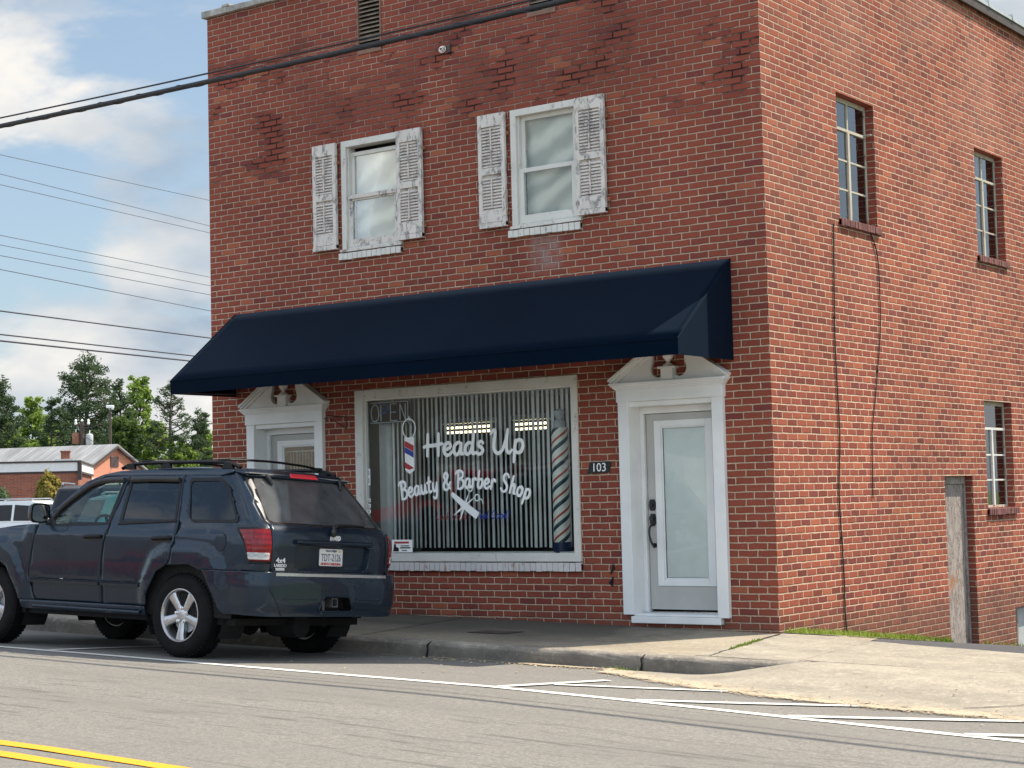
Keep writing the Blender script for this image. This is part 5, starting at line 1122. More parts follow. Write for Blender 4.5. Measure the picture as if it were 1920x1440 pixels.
        panel('reversing_lens', rnd([(.795, .93), S(.325, .93), S(.305, .872), (.795, .872)], .012), mapf=lambda s, w: wrap(s, w, .020), m=MT['clear_lens'], side=side, thick=.004, parent=lamp, grid=.03)
        panel('bulb_shade', rnd([(.84, .93), (.90, .93), (.90, .887), (.84, .887)], .01), mapf=lambda s, w: wrap(s, w, .0215), m=MT['grey_can'], side=side, thick=0, parent=lamp); panel('bulb_shade', rnd([(.93, .93), (.98, .93), (.98, .887), (.93, .887)], .01), mapf=lambda s, w: wrap(s, w, .0215), m=MT['grey_can'], side=side, thick=0, parent=lamp)
        # roof rail
        rr = MB(); y = .625 * side
        rr.tube(catmull([(2.22, y, 1.672), (2.12, y, 1.702), (1.9, y, 1.718), (1.3, y, 1.724), (.95, y, 1.720), (.78, y, 1.700), (.70, y, 1.672)], 6), .017, 8, flat=((0, 1, 0), 1.2))
        for a in (2.10, 1.62, .84): rr.prism([(a - .07, 1.66), (a + .07, 1.66), (a + .04, 1.715), (a - .04, 1.715)], 'y', y - .02, y + .02)
        rr.build('roof_rail', MT['black_plastic'], J, smooth=50)
        # headlamp
        hl = MB().prism([(4.42, .80), (4.60, .80), (4.63, .93), (4.46, .955)], 'y', .70 * side, .80 * side).build('headlamp', MT['clear_lens'], J, bevel=.01)
    # roof, hood, windscreen
    def surf(name, m, us, vsf, wf, nv=16, thick=.012, sm=True):
        mb = MB(); vs = []
        for u in us:
            vv = vsf(u)
            for j in range(nv + 1): v = vv * (2 * j / nv - 1); vs.append((u, v, wf(u, v / vv)))
        mb.add(vs, [(i * (nv + 1) + j, (i + 1) * (nv + 1) + j, (i + 1) * (nv + 1) + j + 1, i * (nv + 1) + j + 1) for i in range(len(us) - 1) for j in range(nv)]); o = mb.build(name, m, J, smooth=60)
        if thick: so = o.modifiers.new('s', 'SOLIDIFY'); so.thickness = thick; so.offset = 0
        return o
    surf('roof', pm, [.60, .64, .72] + fr(.8, 2.0, .2) + [2.1, 2.2, 2.32], lambda u: .686, lambda u, t: interp([(.58, 1.645), (.66, 1.668), (1.0, 1.690), (1.5, 1.70), (2.0, 1.675), (2.32, 1.625)], u) - .038 * abs(t) ** 3)
    surf('windscreen', MT['auto_clear'], fr(2.30, 3.02, .12), lambda u: interp([(2.3, .66), (3.02, .80)], u), lambda u, t: interp([(2.3, 1.628), (2.65, 1.42), (3.02, 1.155)], u + .10 * t * t) + .0, thick=0)
    surf('hood', pm, fr(3.02, 4.66, .1), lambda u: interp([(3.02, .86), (3.6, .85), (4.3, .78), (4.66, .66)], u), lambda u, t: interp([(3.02, 1.165), (3.4, 1.15), (4.2, 1.06), (4.55, .985), (4.66, .93)], u) - .035 * t ** 4 + .012 * (abs(t) < .62))
    # tailgate: lower skin with plate recess, glass, spoiler
    gate = [(-.755, .765), (.755, .765), (.755, .95), (.750, 1.13), (.745, 1.175), (-.745, 1.175), (-.750, 1.13), (-.755, .95)]
    rec = rnd([(-.50, 1.01), (.50, 1.01), (.47, .80), (-.47, .80)], .06)
    tg = panel('tailgate', gate, [rec], mapf=lambda s, w: wrap(s, w, 0))
    panel('plate_recess', rnd([(-.52, 1.03), (.52, 1.03), (.49, .78), (-.49, .78)], .06), mapf=lambda s, w: wrap(s, w, -.035), parent=tg, thick=0)
    mb = MB(); n = len(rec); vs = [wrap(a, b, 0) for a, b in rec] + [wrap(a * .985, b + (.003 if b < .9 else -.003), -.036) for a, b in rec]; mb.add(vs, [(i, (i + 1) % n, n + (i + 1) % n, n + i) for i in range(n)]); mb.build('recess_edge', pm, tg, smooth=50)
    mb = MB().tube([wrap(s, 1.035, .012) for s in fr(-.50, .50, .1)], .022, 8); mb.build('gate_handle', pm, tg, smooth=60)
    RG = rnd([(-.70, 1.195), (.70, 1.195), (.685, 1.30), (.60, 1.585), (-.60, 1.585), (-.685, 1.30)], .05)
    sf = [(-.748, 1.180), (.748, 1.180), (.715, 1.40), (.665, 1.60), (-.665, 1.60), (-.715, 1.40)]
    panel('glass_surround', sf, [RG], mapf=lambda s, w: wrap(s, w, 0), m=MT['black_metal'], parent=tg)
    panel('rear_window', RG, mapf=lambda s, w: wrap(s, w, .003), m=MT['auto_rear'], parent=tg, thick=0, grid=.06)
    panel('spoiler', [(-.66, 1.603), (.66, 1.603), (.65, 1.66), (-.65, 1.66)], mapf=lambda s, w: wrap(s, w, .03 + .2 * max(0, w - 1.6)), parent=tg, thick=.03)
    panel('brake_lamp', rnd([(-.20, 1.612), (.10 + .06, 1.612), (.15, 1.648), (-.19, 1.648)], .008), mapf=lambda s, w: wrap(s, w, .045 + .2 * max(0, w - 1.6)), m=MT['bright_red_lens'], parent=tg, thick=.01)
    for s in (.46, -.52):
        mb = MB(); mb.tube([wrap(s, 1.615, .04), wrap(s * .96, 1.575, .035), wrap(s * .93, 1.53, .012)], [.022, .020, .012], 8); mb.build('glass_hinge', MT['black_metal'], tg, smooth=50)
    mb = MB(); mb.tube(catmull([wrap(.02, 1.10, .01), wrap(.02, 1.15, .045), wrap(-.05, 1.19, .05), wrap(-.3, 1.205, .035), wrap(-.50, 1.20, .012)], 6), [.03] * 6 + [.02] * 6 + [.014] * 6 + [.008] * 7, 8); mb.build('rear_wiper', MT['black_metal'], tg, smooth=50)
    # plate and badges
    U0 = wrap(0, .91, -.030)[0]; ry = (R(90), 0, R(-90))
    pz0, pz1 = .835, .985; vc = .0
    pl = MB().prism(rnd([(vc - .152, pz0), (vc + .152, pz0), (vc + .152, pz1), (vc - .152, pz1)], .015), 'x', U0 - .006, U0).build('licence_plate', simple('plate_white', (.66, .66, .64), .45, var=.05), tg)
    simple('plate_ink', (.06, .08, .16), .5); simple('plate_red', (.45, .03, .04), .5)
    rt = (R(90), 0, R(-90))
    def rtext(s, size, m, nm, v, w, u, parent, sx=1, off=0, ext=.0012): return text(s, size, m, nm, parent, (u, v, w), rt, ext, sx=sx, offset=off)
    rtext('TDT-2126', .092, MT['plate_ink'], 'plate_number', vc, .905, U0 - .0075, tg, .66); rtext('NORTH CAROLINA', .030, MT['plate_red'], 'state_name', vc, .852, U0 - .0075, tg, 1.0, .001)
    rtext('First in Flight', .025, MT['plate_ink'], 'plate_motto', vc, .968, U0 - .0075, tg, 1.1, .0006)
    MB().box(U0 - .008, U0 - .006, vc - .128, vc - .098, .955, .978).build('plate_sticker', simple('sticker_tan', (.55, .42, .18), .5), tg)
    um = wrap(0, 1.075, 0)[0]
    rtext('Jeep', .082, MT['badge_silver'], 'maker_badge', -.02, 1.088, wrap(0, 1.088, .0)[0] - .006, tg, 1.0, .0015, .003)
    for s_, sz, w_, sx in (('4x4', .062, .868, 1.25), ('LAREDO', .036, .826, 1.1)): rtext(s_, sz, MT['badge_silver'], 'trim_badge', .655, w_, wrap(.655, w_, 0)[0] - .006, tg, sx, .0008, .002)
    MB().prism([(.60, .785), (.70, .783), (.71, .806), (.60, .808)], 'x', wrap(.66, .79, 0)[0] - .008, wrap(.66, .79, 0)[0]).build('sticker_badge', MT['plate_white'], tg)
    # rear bumper wraps from wheel arch to wheel arch
    hw_ = lambda w: interp(WT, w) - .03
    def bmap(s, w):
        off = .055 + .010 * sst(.74, .70, w) - .02 * sst(.50, .42, w); q = wrap(s, w, off * (1 if abs(s) < 1.0 else max(.15, 1 - (abs(s) - 1.0) / .32))); return q
    SA = lambda u, w: (su(u, w), w)
    bl = [SA(.79, .768), SA(.683, .585), SA(.585, .405), (1.05, .40), (.75, .392)]
    bo = bl + [(-a, b) for a, b in reversed(bl)]
    htch = rnd([(-.17, .565), (.17, .565), (.225, .44), (-.225, .44)], .03)
    bm_ = panel('rear_bumper', bo, [htch], mapf=bmap, grid=.04)
    vs = []; mb = MB()
    for s in fr(-1.12, 1.12, .08): a = bmap(s, .762); b = wrap(s, .762, -.015); vs += [(a[0], a[1], .766), (b[0], b[1], .772)]
    mb.add(vs, [(2 * i, 2 * i + 1, 2 * i + 3, 2 * i + 2) for i in range(len(vs) // 2 - 1)]); mb.build('bumper_shelf', pm, bm_, smooth=60)
    mb = MB(); vs = []
    for s in fr(-.70, .74, .06): a = bmap(s, .75); vs += [(a[0] - .004, a[1], .733), (a[0] - .002, a[1], .764), (a[0] + .045, a[1], .775)]
    mb.add(vs, [(3 * i + j, 3 * i + 3 + j, 3 * i + 4 + j, 3 * i + 1 + j) for i in range(len(vs) // 3 - 1) for j in range(2)]); mb.build('bumper_chrome_strip', MT['alloy'], bm_, smooth=60)
    n = len(htch); mb = MB(); vs = [bmap(a, b) for a, b in htch] + [(bmap(a, b)[0] + .10, a, b) for a, b in htch]; mb.add(vs, [(i, (i + 1) % n, n + (i + 1) % n, n + i) for i in range(n)] + [tuple(range(n, 2 * n))]); mb.build('hitch_recess', MT['black_plastic'], bm_)
    mb = MB(); mb.tube([bmap(a, b) for a, b in htch[3:] + htch[:4]][:11], .007, 6); mb.build('hitch_trim', pm, bm_, smooth=60)
    hb = bmap(0, .5)[0]
    mb = MB().box(hb + .02, hb + .2, -.04, .04, .475, .485).box(hb + .02, hb + .2, -.04, .04, .545, .555).box(hb + .02, hb + .2, -.04, -.03, .485, .545).box(hb + .02, hb + .2, .03, .04, .485, .545).box(hb + .05, hb + .2, .10, .13, .44, .53); mb.build('tow_hitch', MT['hitch_steel'], bm_)
    MB().tube([bmap(s, .545) for s in fr(.25, .66, .08)], .006, 6).build('bumper_crease', pm, bm_, smooth=60); MB().tube([bmap(s, .545) for s in fr(-.60, -.25, .08)], .006, 6).build('bumper_crease', pm, bm_, smooth=60)
    mb = MB(); mb.tube([bmap(.66 + .16 * t, .40 + .24 * t) for t in fr(0, 1, .2)], .005, 6); mb.build('bumper_crease', pm, bm_)
    # front bumper and grille (outside the photograph, simply modelled)
    mb = MB().prism([(4.50, .40), (4.70, .45), (4.76, .60), (4.74, .74), (4.55, .76), (4.50, .70)], 'y', -.78, .78); mb.build('front_bumper', pm, J, bevel=.03)
    mb = MB().prism([(4.55, .74), (4.68, .74), (4.68, .90), (4.6, .95)], 'y', -.45, .45); gr_ = mb.build('grille', MT['chrome'], J, bevel=.01)
    # roof crossbars
    for u in (.92, 1.9): mb = MB(); mb.tube(catmull([(u, -.62, 1.725), (u, -.5, 1.750), (u, 0, 1.766), (u, .5, 1.750), (u, .62, 1.725)], 5), .016, 8, flat=((0, 0, 1), .7)); mb.box(u - .05, u + .05, .57, .635, 1.715, 1.748).box(u - .05, u + .05, -.635, -.57, 1.715, 1.748); mb.build('roof_crossbar', MT['black_plastic'], J, smooth=50)
    # dark lining so that nothing shows through gaps
    bx = MB(); bx.box(.50, 3.5, -.80, .80, .30, .36); bx.box(.45, .5, -.78, .78, .4, 1.0).box(.30, 4.4, -.40, .40, .42, .60).box(3.35, 4.45, -.62, .62, .62, .95); bx.tube([(.5, -.35, .33), (1.6, -.35, .34), (3.3, -.2, .33)], .05, 8).tube([(.42, .05, .30), (.75, .05, .30)], .11, 12).tube([(1.08, -.6, .35), (1.08, .6, .35)], .06, 10).tube([(1.08, .02, .33), (1.22, .02, .33)], [.15, .1], 12)
    bx.build('underbody', MT['dark_void'], J)
    for s in (1, -1):
        for cu_ in (1.08, 3.69):
            mb = MB(); mb.lathe([(.48, -.14), (.48, .14)], 24, Matrix.Translation((cu_, .70 * s, .42)) @ Matrix.Rotation(R(90), 4, 'X') , a0=R(-30) if True else 0, a1=R(210)); mb.box(cu_ - .45, cu_ + .45, .50 * s - .01, .50 * s + .01, .3, .86); mb.build('wheel_housing', MT['dark_void'], J)
    for s in (1, -1): MB().box(.5, 3.1, s * .86 - .01 * s, s * .845, .36, 1.10).build('door_lining', MT['dark_void'], J)
    for s in (1, -1):
        for nm, P in (('door_seam', [(2.115, .435), (2.11, .88), (2.056, 1.148), (2.018, 1.33), (1.978, 1.59)]), ('door_seam', [(1.36, .742), (1.21, .832), (1.173, 1.05), (1.1705, 1.19), (1.259, 1.56), (1.265, 1.60)]), ('door_seam', [(3.053, .435), (3.119, .66), (3.062, 1.05), (3.045, 1.13)])):
            MB().tube([(a, (Wv(a, b) - .002) * s, b) for a, b in catmull([(q[0], q[1], 0) for q in P], 5) and [(v.x, v.y) for v in catmull([(q[0], q[1], 0) for q in P], 5)]], .0055, 6).build(nm, MT['dark_void'], J)
    # cabin
    mb = MB().box(.5, 3.1, -.80, .80, .50, .56).prism([(2.75, .56), (3.15, .56), (3.15, 1.13), (2.95, 1.15), (2.75, 1.08)], 'y', -.78, .78); mb.build('dashboard', MT['interior'], J, bevel=.02)
    for v in (.38, -.38):
        st = MB().prism([(2.05, .56), (2.55, .56), (2.58, .80), (2.1, .78)], 'y', v - .25, v + .25).prism([(2.03, .75), (2.16, .75), (1.99, 1.28), (1.86, 1.28)], 'y', v - .24, v + .24); s_ = st.build('front_seat', MT['seat_fabric'], J, bevel=.04)
        MB().prism([(1.90, 1.30), (1.99, 1.30), (1.96, 1.47), (1.88, 1.47)], 'y', v - .12, v + .12).build('headrest', MT['seat_fabric'], s_, bevel=.03)
    MB().prism([(1.1, .56), (1.6, .56), (1.6, .80), (1.15, .8)], 'y', -.68, .68).prism([(1.02, .78), (1.16, .78), (1.02, 1.28), (.90, 1.28)], 'y', -.68, .68).build('rear_seat', MT['seat_fabric'], J, bevel=.04)
    mb = MB(); wm = Matrix.Translation((2.62, .38, 1.08)) @ Matrix.Rotation(R(-62), 4, 'Y'); mb.tube([wm @ Vector((.185 * math.cos(t), .185 * math.sin(t), 0)) for t in fr(0, 6.284, .35)], .014, 8)
    for t in (0, 2.1, 4.2): mb.tube([wm @ Vector((0, 0, 0)), wm @ Vector((.18 * math.cos(t), .18 * math.sin(t), 0))], .014, 6)
    mb.tube([(2.62, .38, 1.08), (2.95, .38, .95)], .03, 8); mb.build('steering_wheel', MT['black_plastic'], J, smooth=60)
    MB().box(2.62, 2.66, -.06, .12, 1.44, 1.50).build('rear_view_mirror', MT['black_plastic'], J)
    MB().box(.55, 2.2, -.66, .66, 1.62, 1.63).build('headliner', MT['seat_fabric'], J)
    # wheels
    def wheel(cu_, s):
        A = Matrix.Translation((cu_, .90 * s, .366)) @ Matrix.Rotation(R(-90 * s), 4, 'X')    # local +z outwards
        t = MB().lathe([(.235, -.005), (.255, .002), (.30, .004), (.335, -.004), (.355, -.022), (.365, -.045), (.368, -.075), (.368, -.165), (.365, -.195), (.350, -.225), (.32, -.236), (.235, -.23)], 56, A)
        for k in range(56):
            a = 2 * math.pi * k / 56; M_ = A @ Matrix.Rotation(a, 4, 'Z'); t.box(.352, .3715, -.009, .009, -.085, -.028, mat=M_); t.box(.36, .3715, -.009, .009, -.21, -.15, mat=M_ @ Matrix.Rotation(.05, 4, 'Z'))
        ty = t.build('tyre', MT['rubber'], None, smooth=40)
        r = MB().lathe([(.208, -.09), (.208, -.035), (.214, -.010), (.224, .001), (.232, .0), (.233, -.012), (.228, -.2)], 48, A); r.lathe([(.0, -.022), (.048, -.022), (.062, -.030), (.068, -.06)], 24, A)
        for k in range(5):
            a = R(90) + 2 * math.pi * k / 5; M_ = A @ Matrix.Rotation(a, 4, 'Z')
            V = []
            for rr, hw, z in ((.045, .030, -.026), (.12, .036, -.020), (.17, .040, -.014), (.212, .050, -.012)):
                V += [M_ @ Vector((rr, -hw, z - .008)), M_ @ Vector((rr, -hw * .55, z)), M_ @ Vector((rr, hw * .55, z)), M_ @ Vector((rr, hw, z - .008)), M_ @ Vector((rr, hw, z - .045)), M_ @ Vector((rr, -hw, z - .045))]
            r.add(V, [(i * 6 + j, i * 6 + (j + 1) % 6, (i + 1) * 6 + (j + 1) % 6, (i + 1) * 6 + j) for i in range(3) for j in range(6)])
        rim = r.build('rim', MT['alloy'], None, smooth=35)
        h = MB()
        for k in range(5): a = R(54) + 2 * math.pi * k / 5; h.lathe([(0, -.008), (.012, -.010), (.013, -.02), (.017, -.022), (.017, -.03)], 10, A @ Matrix.Translation((.063 * math.cos(a), .063 * math.sin(a), 0)))
        nuts = h.build('wheel_nut', MT['chrome'], None)
        d = MB().lathe([(0, -.085), (.15, -.085), (.15, -.10), (0, -.10)], 32, A).lathe([(.15, -.20), (.23, -.20), (.23, -.12)], 24, A).build('brake_disc', MT['grey_can'], None, smooth=40)
        bk = MB().lathe([(0, -.115), (.215, -.115), (.215, -.205), (0, -.205)], 24, A).build('brake_shield', MT['dark_void'], None)
        W_ = bpy.data.objects.new('wheel', None); COL.objects.link(W_); W_.parent = J; W_.empty_display_size = .1
        for o in (ty, rim, nuts, d, bk): o.parent = W_
    for cu_ in (1.08, 3.69):
        for s in (1, -1): wheel(cu_, s)
    return J
make_suv()
# ------------------------------------------------------------------ cars in the lot and across the street
def car(name, loc, heading, kind, pm, label, cat, sc=1.):
    """simple but complete car; local +x forward, +y left"""
    J = empty(name, (loc[0], loc[1], loc[2]), label, cat, rz=heading); m = MT[pm]; J.scale = (sc, sc, sc)
    if kind == 'suv':
        L, Wd, body = 4.75, 1.88, [(0, .45), (.02, 1.02), (.35, 1.08), (3.3, 1.10), (4.35, 1.0), (4.68, .82), (4.74, .5), (4.6, .32), (.1, .32)]
        gh = [(.12, 1.05), (.42, 1.66), (.75, 1.74), (2.2, 1.74), (2.55, 1.66), (3.35, 1.09)]; wn = [[(.55, 1.13), (.72, 1.58), (1.25, 1.62), (1.25, 1.14)], [(1.33, 1.14), (1.33, 1.62), (2.05, 1.62), (2.12, 1.14)], [(2.2, 1.14), (2.15, 1.62), (2.45, 1.58), (3.0, 1.16)]]
        ax = (.95, 3.78); wr = .36
    else:
        L, Wd, body = 4.6, 1.80, [(0, .5), (.02, .92), (.5, 1.0), (3.2, .98), (4.25, .86), (4.55, .70), (4.6, .45), (4.45, .26), (.1, .28)]
        gh = [(.25, .97), (.85, 1.38), (1.3, 1.45), (2.1, 1.44), (2.4, 1.38), (3.25, .97)]; wn = [[(.75, 1.0), (1.05, 1.33), (1.55, 1.38), (1.55, 1.01)], [(1.63, 1.01), (1.63, 1.38), (2.2, 1.37), (2.95, 1.01)]]
        ax = (.9, 3.6); wr = .33
    h = Wd / 2
    # lower body, rounded in plan
    us = sorted({round(p[0], 2) for p in body} | {round(x, 2) for x in fr(0, L, .16)} )
    mb = MB(); vs = []; n = 9
    def top(u):
        ps = sorted([p for p in body if p[1] > .44]); return interp(ps, u)
    for u in us:
        e = min(u, L - u); k = h * (1 - .10 * max(0, 1 - e / .55) ** 2.2); t = top(u); b = .30 + .14 * max(0, 1 - e / .3)
        for v, w in ((-.90, b), (-.98, b + .12), (-1, .62), (-.985, t - .13), (-.91, t - .01), (.91, t - .01), (.985, t - .13), (1, .62), (.98, b + .12), (.90, b)): vs.append((u, v * k, w))
    N = 10; fs = [(i * N + j, i * N + (j + 1) % N, (i + 1) * N + (j + 1) % N, (i + 1) * N + j) for i in range(len(us) - 1) for j in range(N)] + [tuple(range(N)), tuple((len(us) - 1) * N + j for j in reversed(range(N)))]
    mb.add(vs, fs); mb.build('body', m, J, smooth=45)
    base = min(p[1] for p in gh); hi = max(p[1] for p in gh)
    hw = lambda w: h * (.93 - .20 * (w - base) / (hi - base))
    mb = MB(); vs = []
    for s in (1, -1):
        for u, w in gh: vs.append((u, s * hw(w), w))
    n = len(gh); fs = [(i, (i + 1) % n, n + (i + 1) % n, n + i) for i in range(n)] + [tuple(range(n)), tuple(n + i for i in reversed(range(n)))]
    mb.add(vs, fs); mb.build('cabin', m, J, bevel=.03)
    for s in (1, -1):
        for P in wn: MB().add([(u, s * (hw(w) + .006), w) for u, w in P], [tuple(range(len(P)))]) or None
        for P in wn:
            q = MB(); q.add([(u, s * (hw(w) + .008), w) for u, w in P], [tuple(range(len(P)))]); q.build('side_window', MT['car_glass'], J, fix=False)
    for (a, b), nm in (((gh[0], gh[1]), 'rear_window'), ((gh[-1], gh[-2]), 'windscreen')):
        q = MB(); s = -1 if nm == 'rear_window' else 1; A = Vector((a[0], 0, a[1])); Bv = Vector((b[0], 0, b[1])); lo, hi_ = A.lerp(Bv, .15), A.lerp(Bv, .92); nn = Vector((s, 0, abs(b[0] - a[0]) / max(.01, b[1] - a[1]))).normalized() * .012
        q.add([(lo + nn) + Vector((0, hw(lo.z) * .9, 0)), (lo + nn) - Vector((0, hw(lo.z) * .9, 0)), (hi_ + nn) - Vector((0, hw(hi_.z) * .88, 0)), (hi_ + nn) + Vector((0, hw(hi_.z) * .88, 0))], [(0, 1, 2, 3)]); q.build(nm, MT['car_glass'], J, fix=False)
    for u in ax:
        for s in (1, -1):
            A = Matrix.Translation((u, (h - .02) * s, wr)) @ Matrix.Rotation(R(-90 * s), 4, 'X'); w_ = MB().lathe([(.2, 0), (wr - .04, .01), (wr, -.03), (wr, -.2), (.2, -.22)], 28, A).build('wheel', MT['rubber'], J, smooth=40); MB().lathe([(0, .0), (.2, .005), (.21, -.05)], 20, A).build('rim', MT['alloy'], w_, smooth=40)
            MB().lathe([(wr + .07, .012), (wr + .0, .012)], 28, A, a0=0, a1=2 * math.pi).build('wheel_arch', MT['black_plastic'], J)
    for s in (1, -1):
        MB().prism([(-.012, .80), (.30, .84), (.38, .98), (-.0, 1.0)], 'y', s * h * .99, s * h * .78).build('tail_lamp', MT['red_lens'], J, bevel=.01); MB().prism([(L - .30, .70), (L - .02, .66), (L - .06, .80), (L - .42, .88)], 'y', s * h * .96, s * h * .68).build('headlamp', MT['clear_lens'], J, bevel=.01)
        MB().prism([(gh[-1][0] - .45, base + .04), (gh[-1][0] - .30, base + .04), (gh[-1][0] - .30, base + .19), (gh[-1][0] - .42, base + .19)], 'y', s * h * .97, s * (h + .16)).build('door_mirror', m, J, bevel=.02)
        for k in range(2): u = (1.35, 2.25)[k]; MB().box(u, u + .16, s * h * .99 - .0, s * h * 1.015, top(u) - .16, top(u) - .135).build('door_handle', MT['chrome'], J)
        if kind == 'suv': MB().tube([(.7, s * .66, 1.75), (.8, s * .66, 1.80), (2.2, s * .66, 1.79), (2.35, s * .66, 1.72)], .022, 6).build('roof_rail', MT['alloy'], J)
    MB().box(-.05, .08, -h * .85, h * .85, .42, .62).build('rear_bumper', MT['black_plastic'], J, bevel=.02); MB().box(-.018, .0, -.16, .16, .70, .82).build('licence_plate', MT['white_vinyl'], J)
    return J
simple('car_glass', (.012, .014, .017), .15, var=.2, spec=.35)
gz = .0
VD = math.atan2(cf.y, cf.x)       # heading of the view
def put(px, Z): q = AT(px, 900, Z); return (q.x, q.y, gz)
q = put(-22, 50.5); car('parked_car', (q[0] + 2.6, q[1] + .6, gz), math.atan2(-.42, -.9) , 'suv', 'white_car_paint', 'white SUV seen side on at the left edge beyond the blue hood', 'car', .93)
q = put(160, 45); car('parked_car', (q[0], q[1], gz), VD + .06, 'suv', 'black_car_paint', 'black SUV in the lot seen from behind between the white and the teal ones', 'car', 1.13)
q = put(150, 39); car('parked_car', (q[0], q[1], gz), VD - 1.05, 'suv', 'teal_paint', 'teal blue SUV seen through the side windows of the dark blue one', 'car', .95)
car('parked_car', (-10.6, -14.2 + 1.9, zroad(-9, -12.4) + .02), math.pi, 'suv', 'red_paint', 'bright red car parked across the street and mirrored in the shop window', 'car')
# house across the street: the shop glass mirrors it
def house():
    H_ = empty('white_house', (-21, -33, .2), 'white sided house with grey shingle roof across the street mirrored in the shop glass', 'house')
    MB().box(-9, 9, -8, 0, -.5, 3.6).prism([(-9, 3.6), (9, 3.6), (9, 3.61), (-9, 3.61)], 'y', -8, 0).build('wall', MT['white_siding'], H_)
    MB().prism([(-8.6, 3.4), (.6, 3.4), (-4, 6.6)], 'x', -9.4, 9.4).build('roof', MT['shingle'], H_)
    for x in (-6, -2.5, 2.5, 6): f_ = MB().box(x - .6, x + .6, 0, .06, 1.2, 2.8).build('window', MT['white_vinyl'], H_); MB().box(x - .5, x + .5, .06, .07, 1.3, 2.7).build('pane', MT['car_glass'], f_)
    MB().box(-.55, .55, 0, .06, .1, 2.4).build('door', MT['door_paint'], H_)
house()
def store():  # store added, raised and widened to block bright sky in the shop glass
    b = empty('sky_blocking_store', (-46, -27, .2), 'tall tan plastered store added across the street to keep bright sky off the shop glass', 'building'); MB().box(-14, 15.3, -12, 0, -.5, 9.6).build('wall', simple('tan_plaster', (.26, .23, .19), .8), b); MB().box(-14.1, 15.4, -12, .08, 9.6, 9.9).build('parapet', MT['dark_trim'], b)
    for x in (-11, -6, -1, 4): f_ = MB().box(x - 1.6, x + 1.6, 0, .08, .6, 3.).build('window', MT['dark_trim'], b); MB().box(x - 1.5, x + 1.5, .08, .09, .7, 2.9).build('pane', MT['car_glass'], f_)
store()

# ------------------------------------------------------------------ buildings behind on the left
def bg_buildings():
    a = AT(146, 925, 75); rt_ = Vector((cr.x, cr.y, 0)).normalized(); fw_ = Vector((cf.x, cf.y, 0)).normalized()
    D = rt_ * .985 + fw_ * .17; D.normalize(); Nn = Vector((-D.y, D.x, 0))
    mwx = Matrix(((D.x, Nn.x, 0, a.x), (D.y, Nn.y, 0, a.y), (0, 0, 1, 0), (0, 0, 0, 1)))
    b = empty('brick_annex', (0, 0, 0), 'low red brick building with white flat roof parapet beyond the parked cars', 'building'); b.matrix_world = mwx
    MB().box(-26, 0, 0, 9, -.5, 2.95).build('wall', MT['far_brick'], b); MB().box(-26.1, .1, -.02, 9, 2.90, 2.99).build('fascia_band', MT['dark_trim'], b); MB().box(-26.1, .08, -.08, 9.1, 2.99, 3.36).build('parapet', MT['white_roof'], b); MB().box(-26.2, .14, -.12, 9.1, 3.36, 3.44).build('roof_edge', MT['dark_trim'], b); MB().box(.0, .16, -.13, .3, 2.6, 3.44).build('downpipe', MT['dark_trim'], b)
    MB().box(-.83, -.46, 1.6, 2.1, 3.3, 3.86).box(-.86, -.43, 1.57, 2.13, 3.86, 3.92).build('chimney', MT['far_brick'], b); MB().box(-1.1, -.28, 1.5, 1.6, 3.3, 3.55).build('chimney_flashing', MT['white_roof'], b)
    # gabled building behind
    n0 = AT(150, 885, 97); fr_ = AT(275, 885, 103.5); pk = AT(218, 836, 100)
    E = Vector((fr_.x - n0.x, fr_.y - n0.y, 0)); wd = E.length; E.normalize(); N2 = Vector((E.y, -E.x, 0))
    if N2.dot(rt_) < 0: N2 = -N2
    b2 = empty('gabled_building', (0, 0, 0), 'long low building with grey metal roof and salmon sided gable below the pines', 'building'); L = 40
    b2.matrix_world = Matrix(((N2.x, E.x, 0, n0.x), (N2.y, E.y, 0, n0.y), (0, 0, 1, 0), (0, 0, 0, 1))); ze, zp = 3.35, 4.93; c = wd / 2
    MB().prism([(0, -.5), (wd, -.5), (wd, ze), (c, zp - .08), (0, ze)], 'x', -L, 0).build('wall', MT['pink_siding'], b2)
    MB().prism([(-.35, ze - .12), (c, zp), (wd + .35, ze - .12), (wd + .35, ze - .02), (c, zp + .10), (-.35, ze - .02)], 'x', -L, .25).build('roof', MT['metal_roof'], b2)
    MB().prism([(-.37, ze - .24), (-.3, ze - .13), (c, zp - .02), (wd + .3, ze - .13), (wd + .37, ze - .24), (c, zp - .13)], 'x', .16, .27).build('barge_board', MT['dark_trim'], b2)
    MB().box(.0, .05, c - .42, c + .38, 3.72, 4.30).build('gable_vent', MT['dark_trim'], b2); MB().box(.0, .12, 0, wd, 2.1, 3.05).build('porch_band', MT['white_roof'], b2)
bg_buildings()
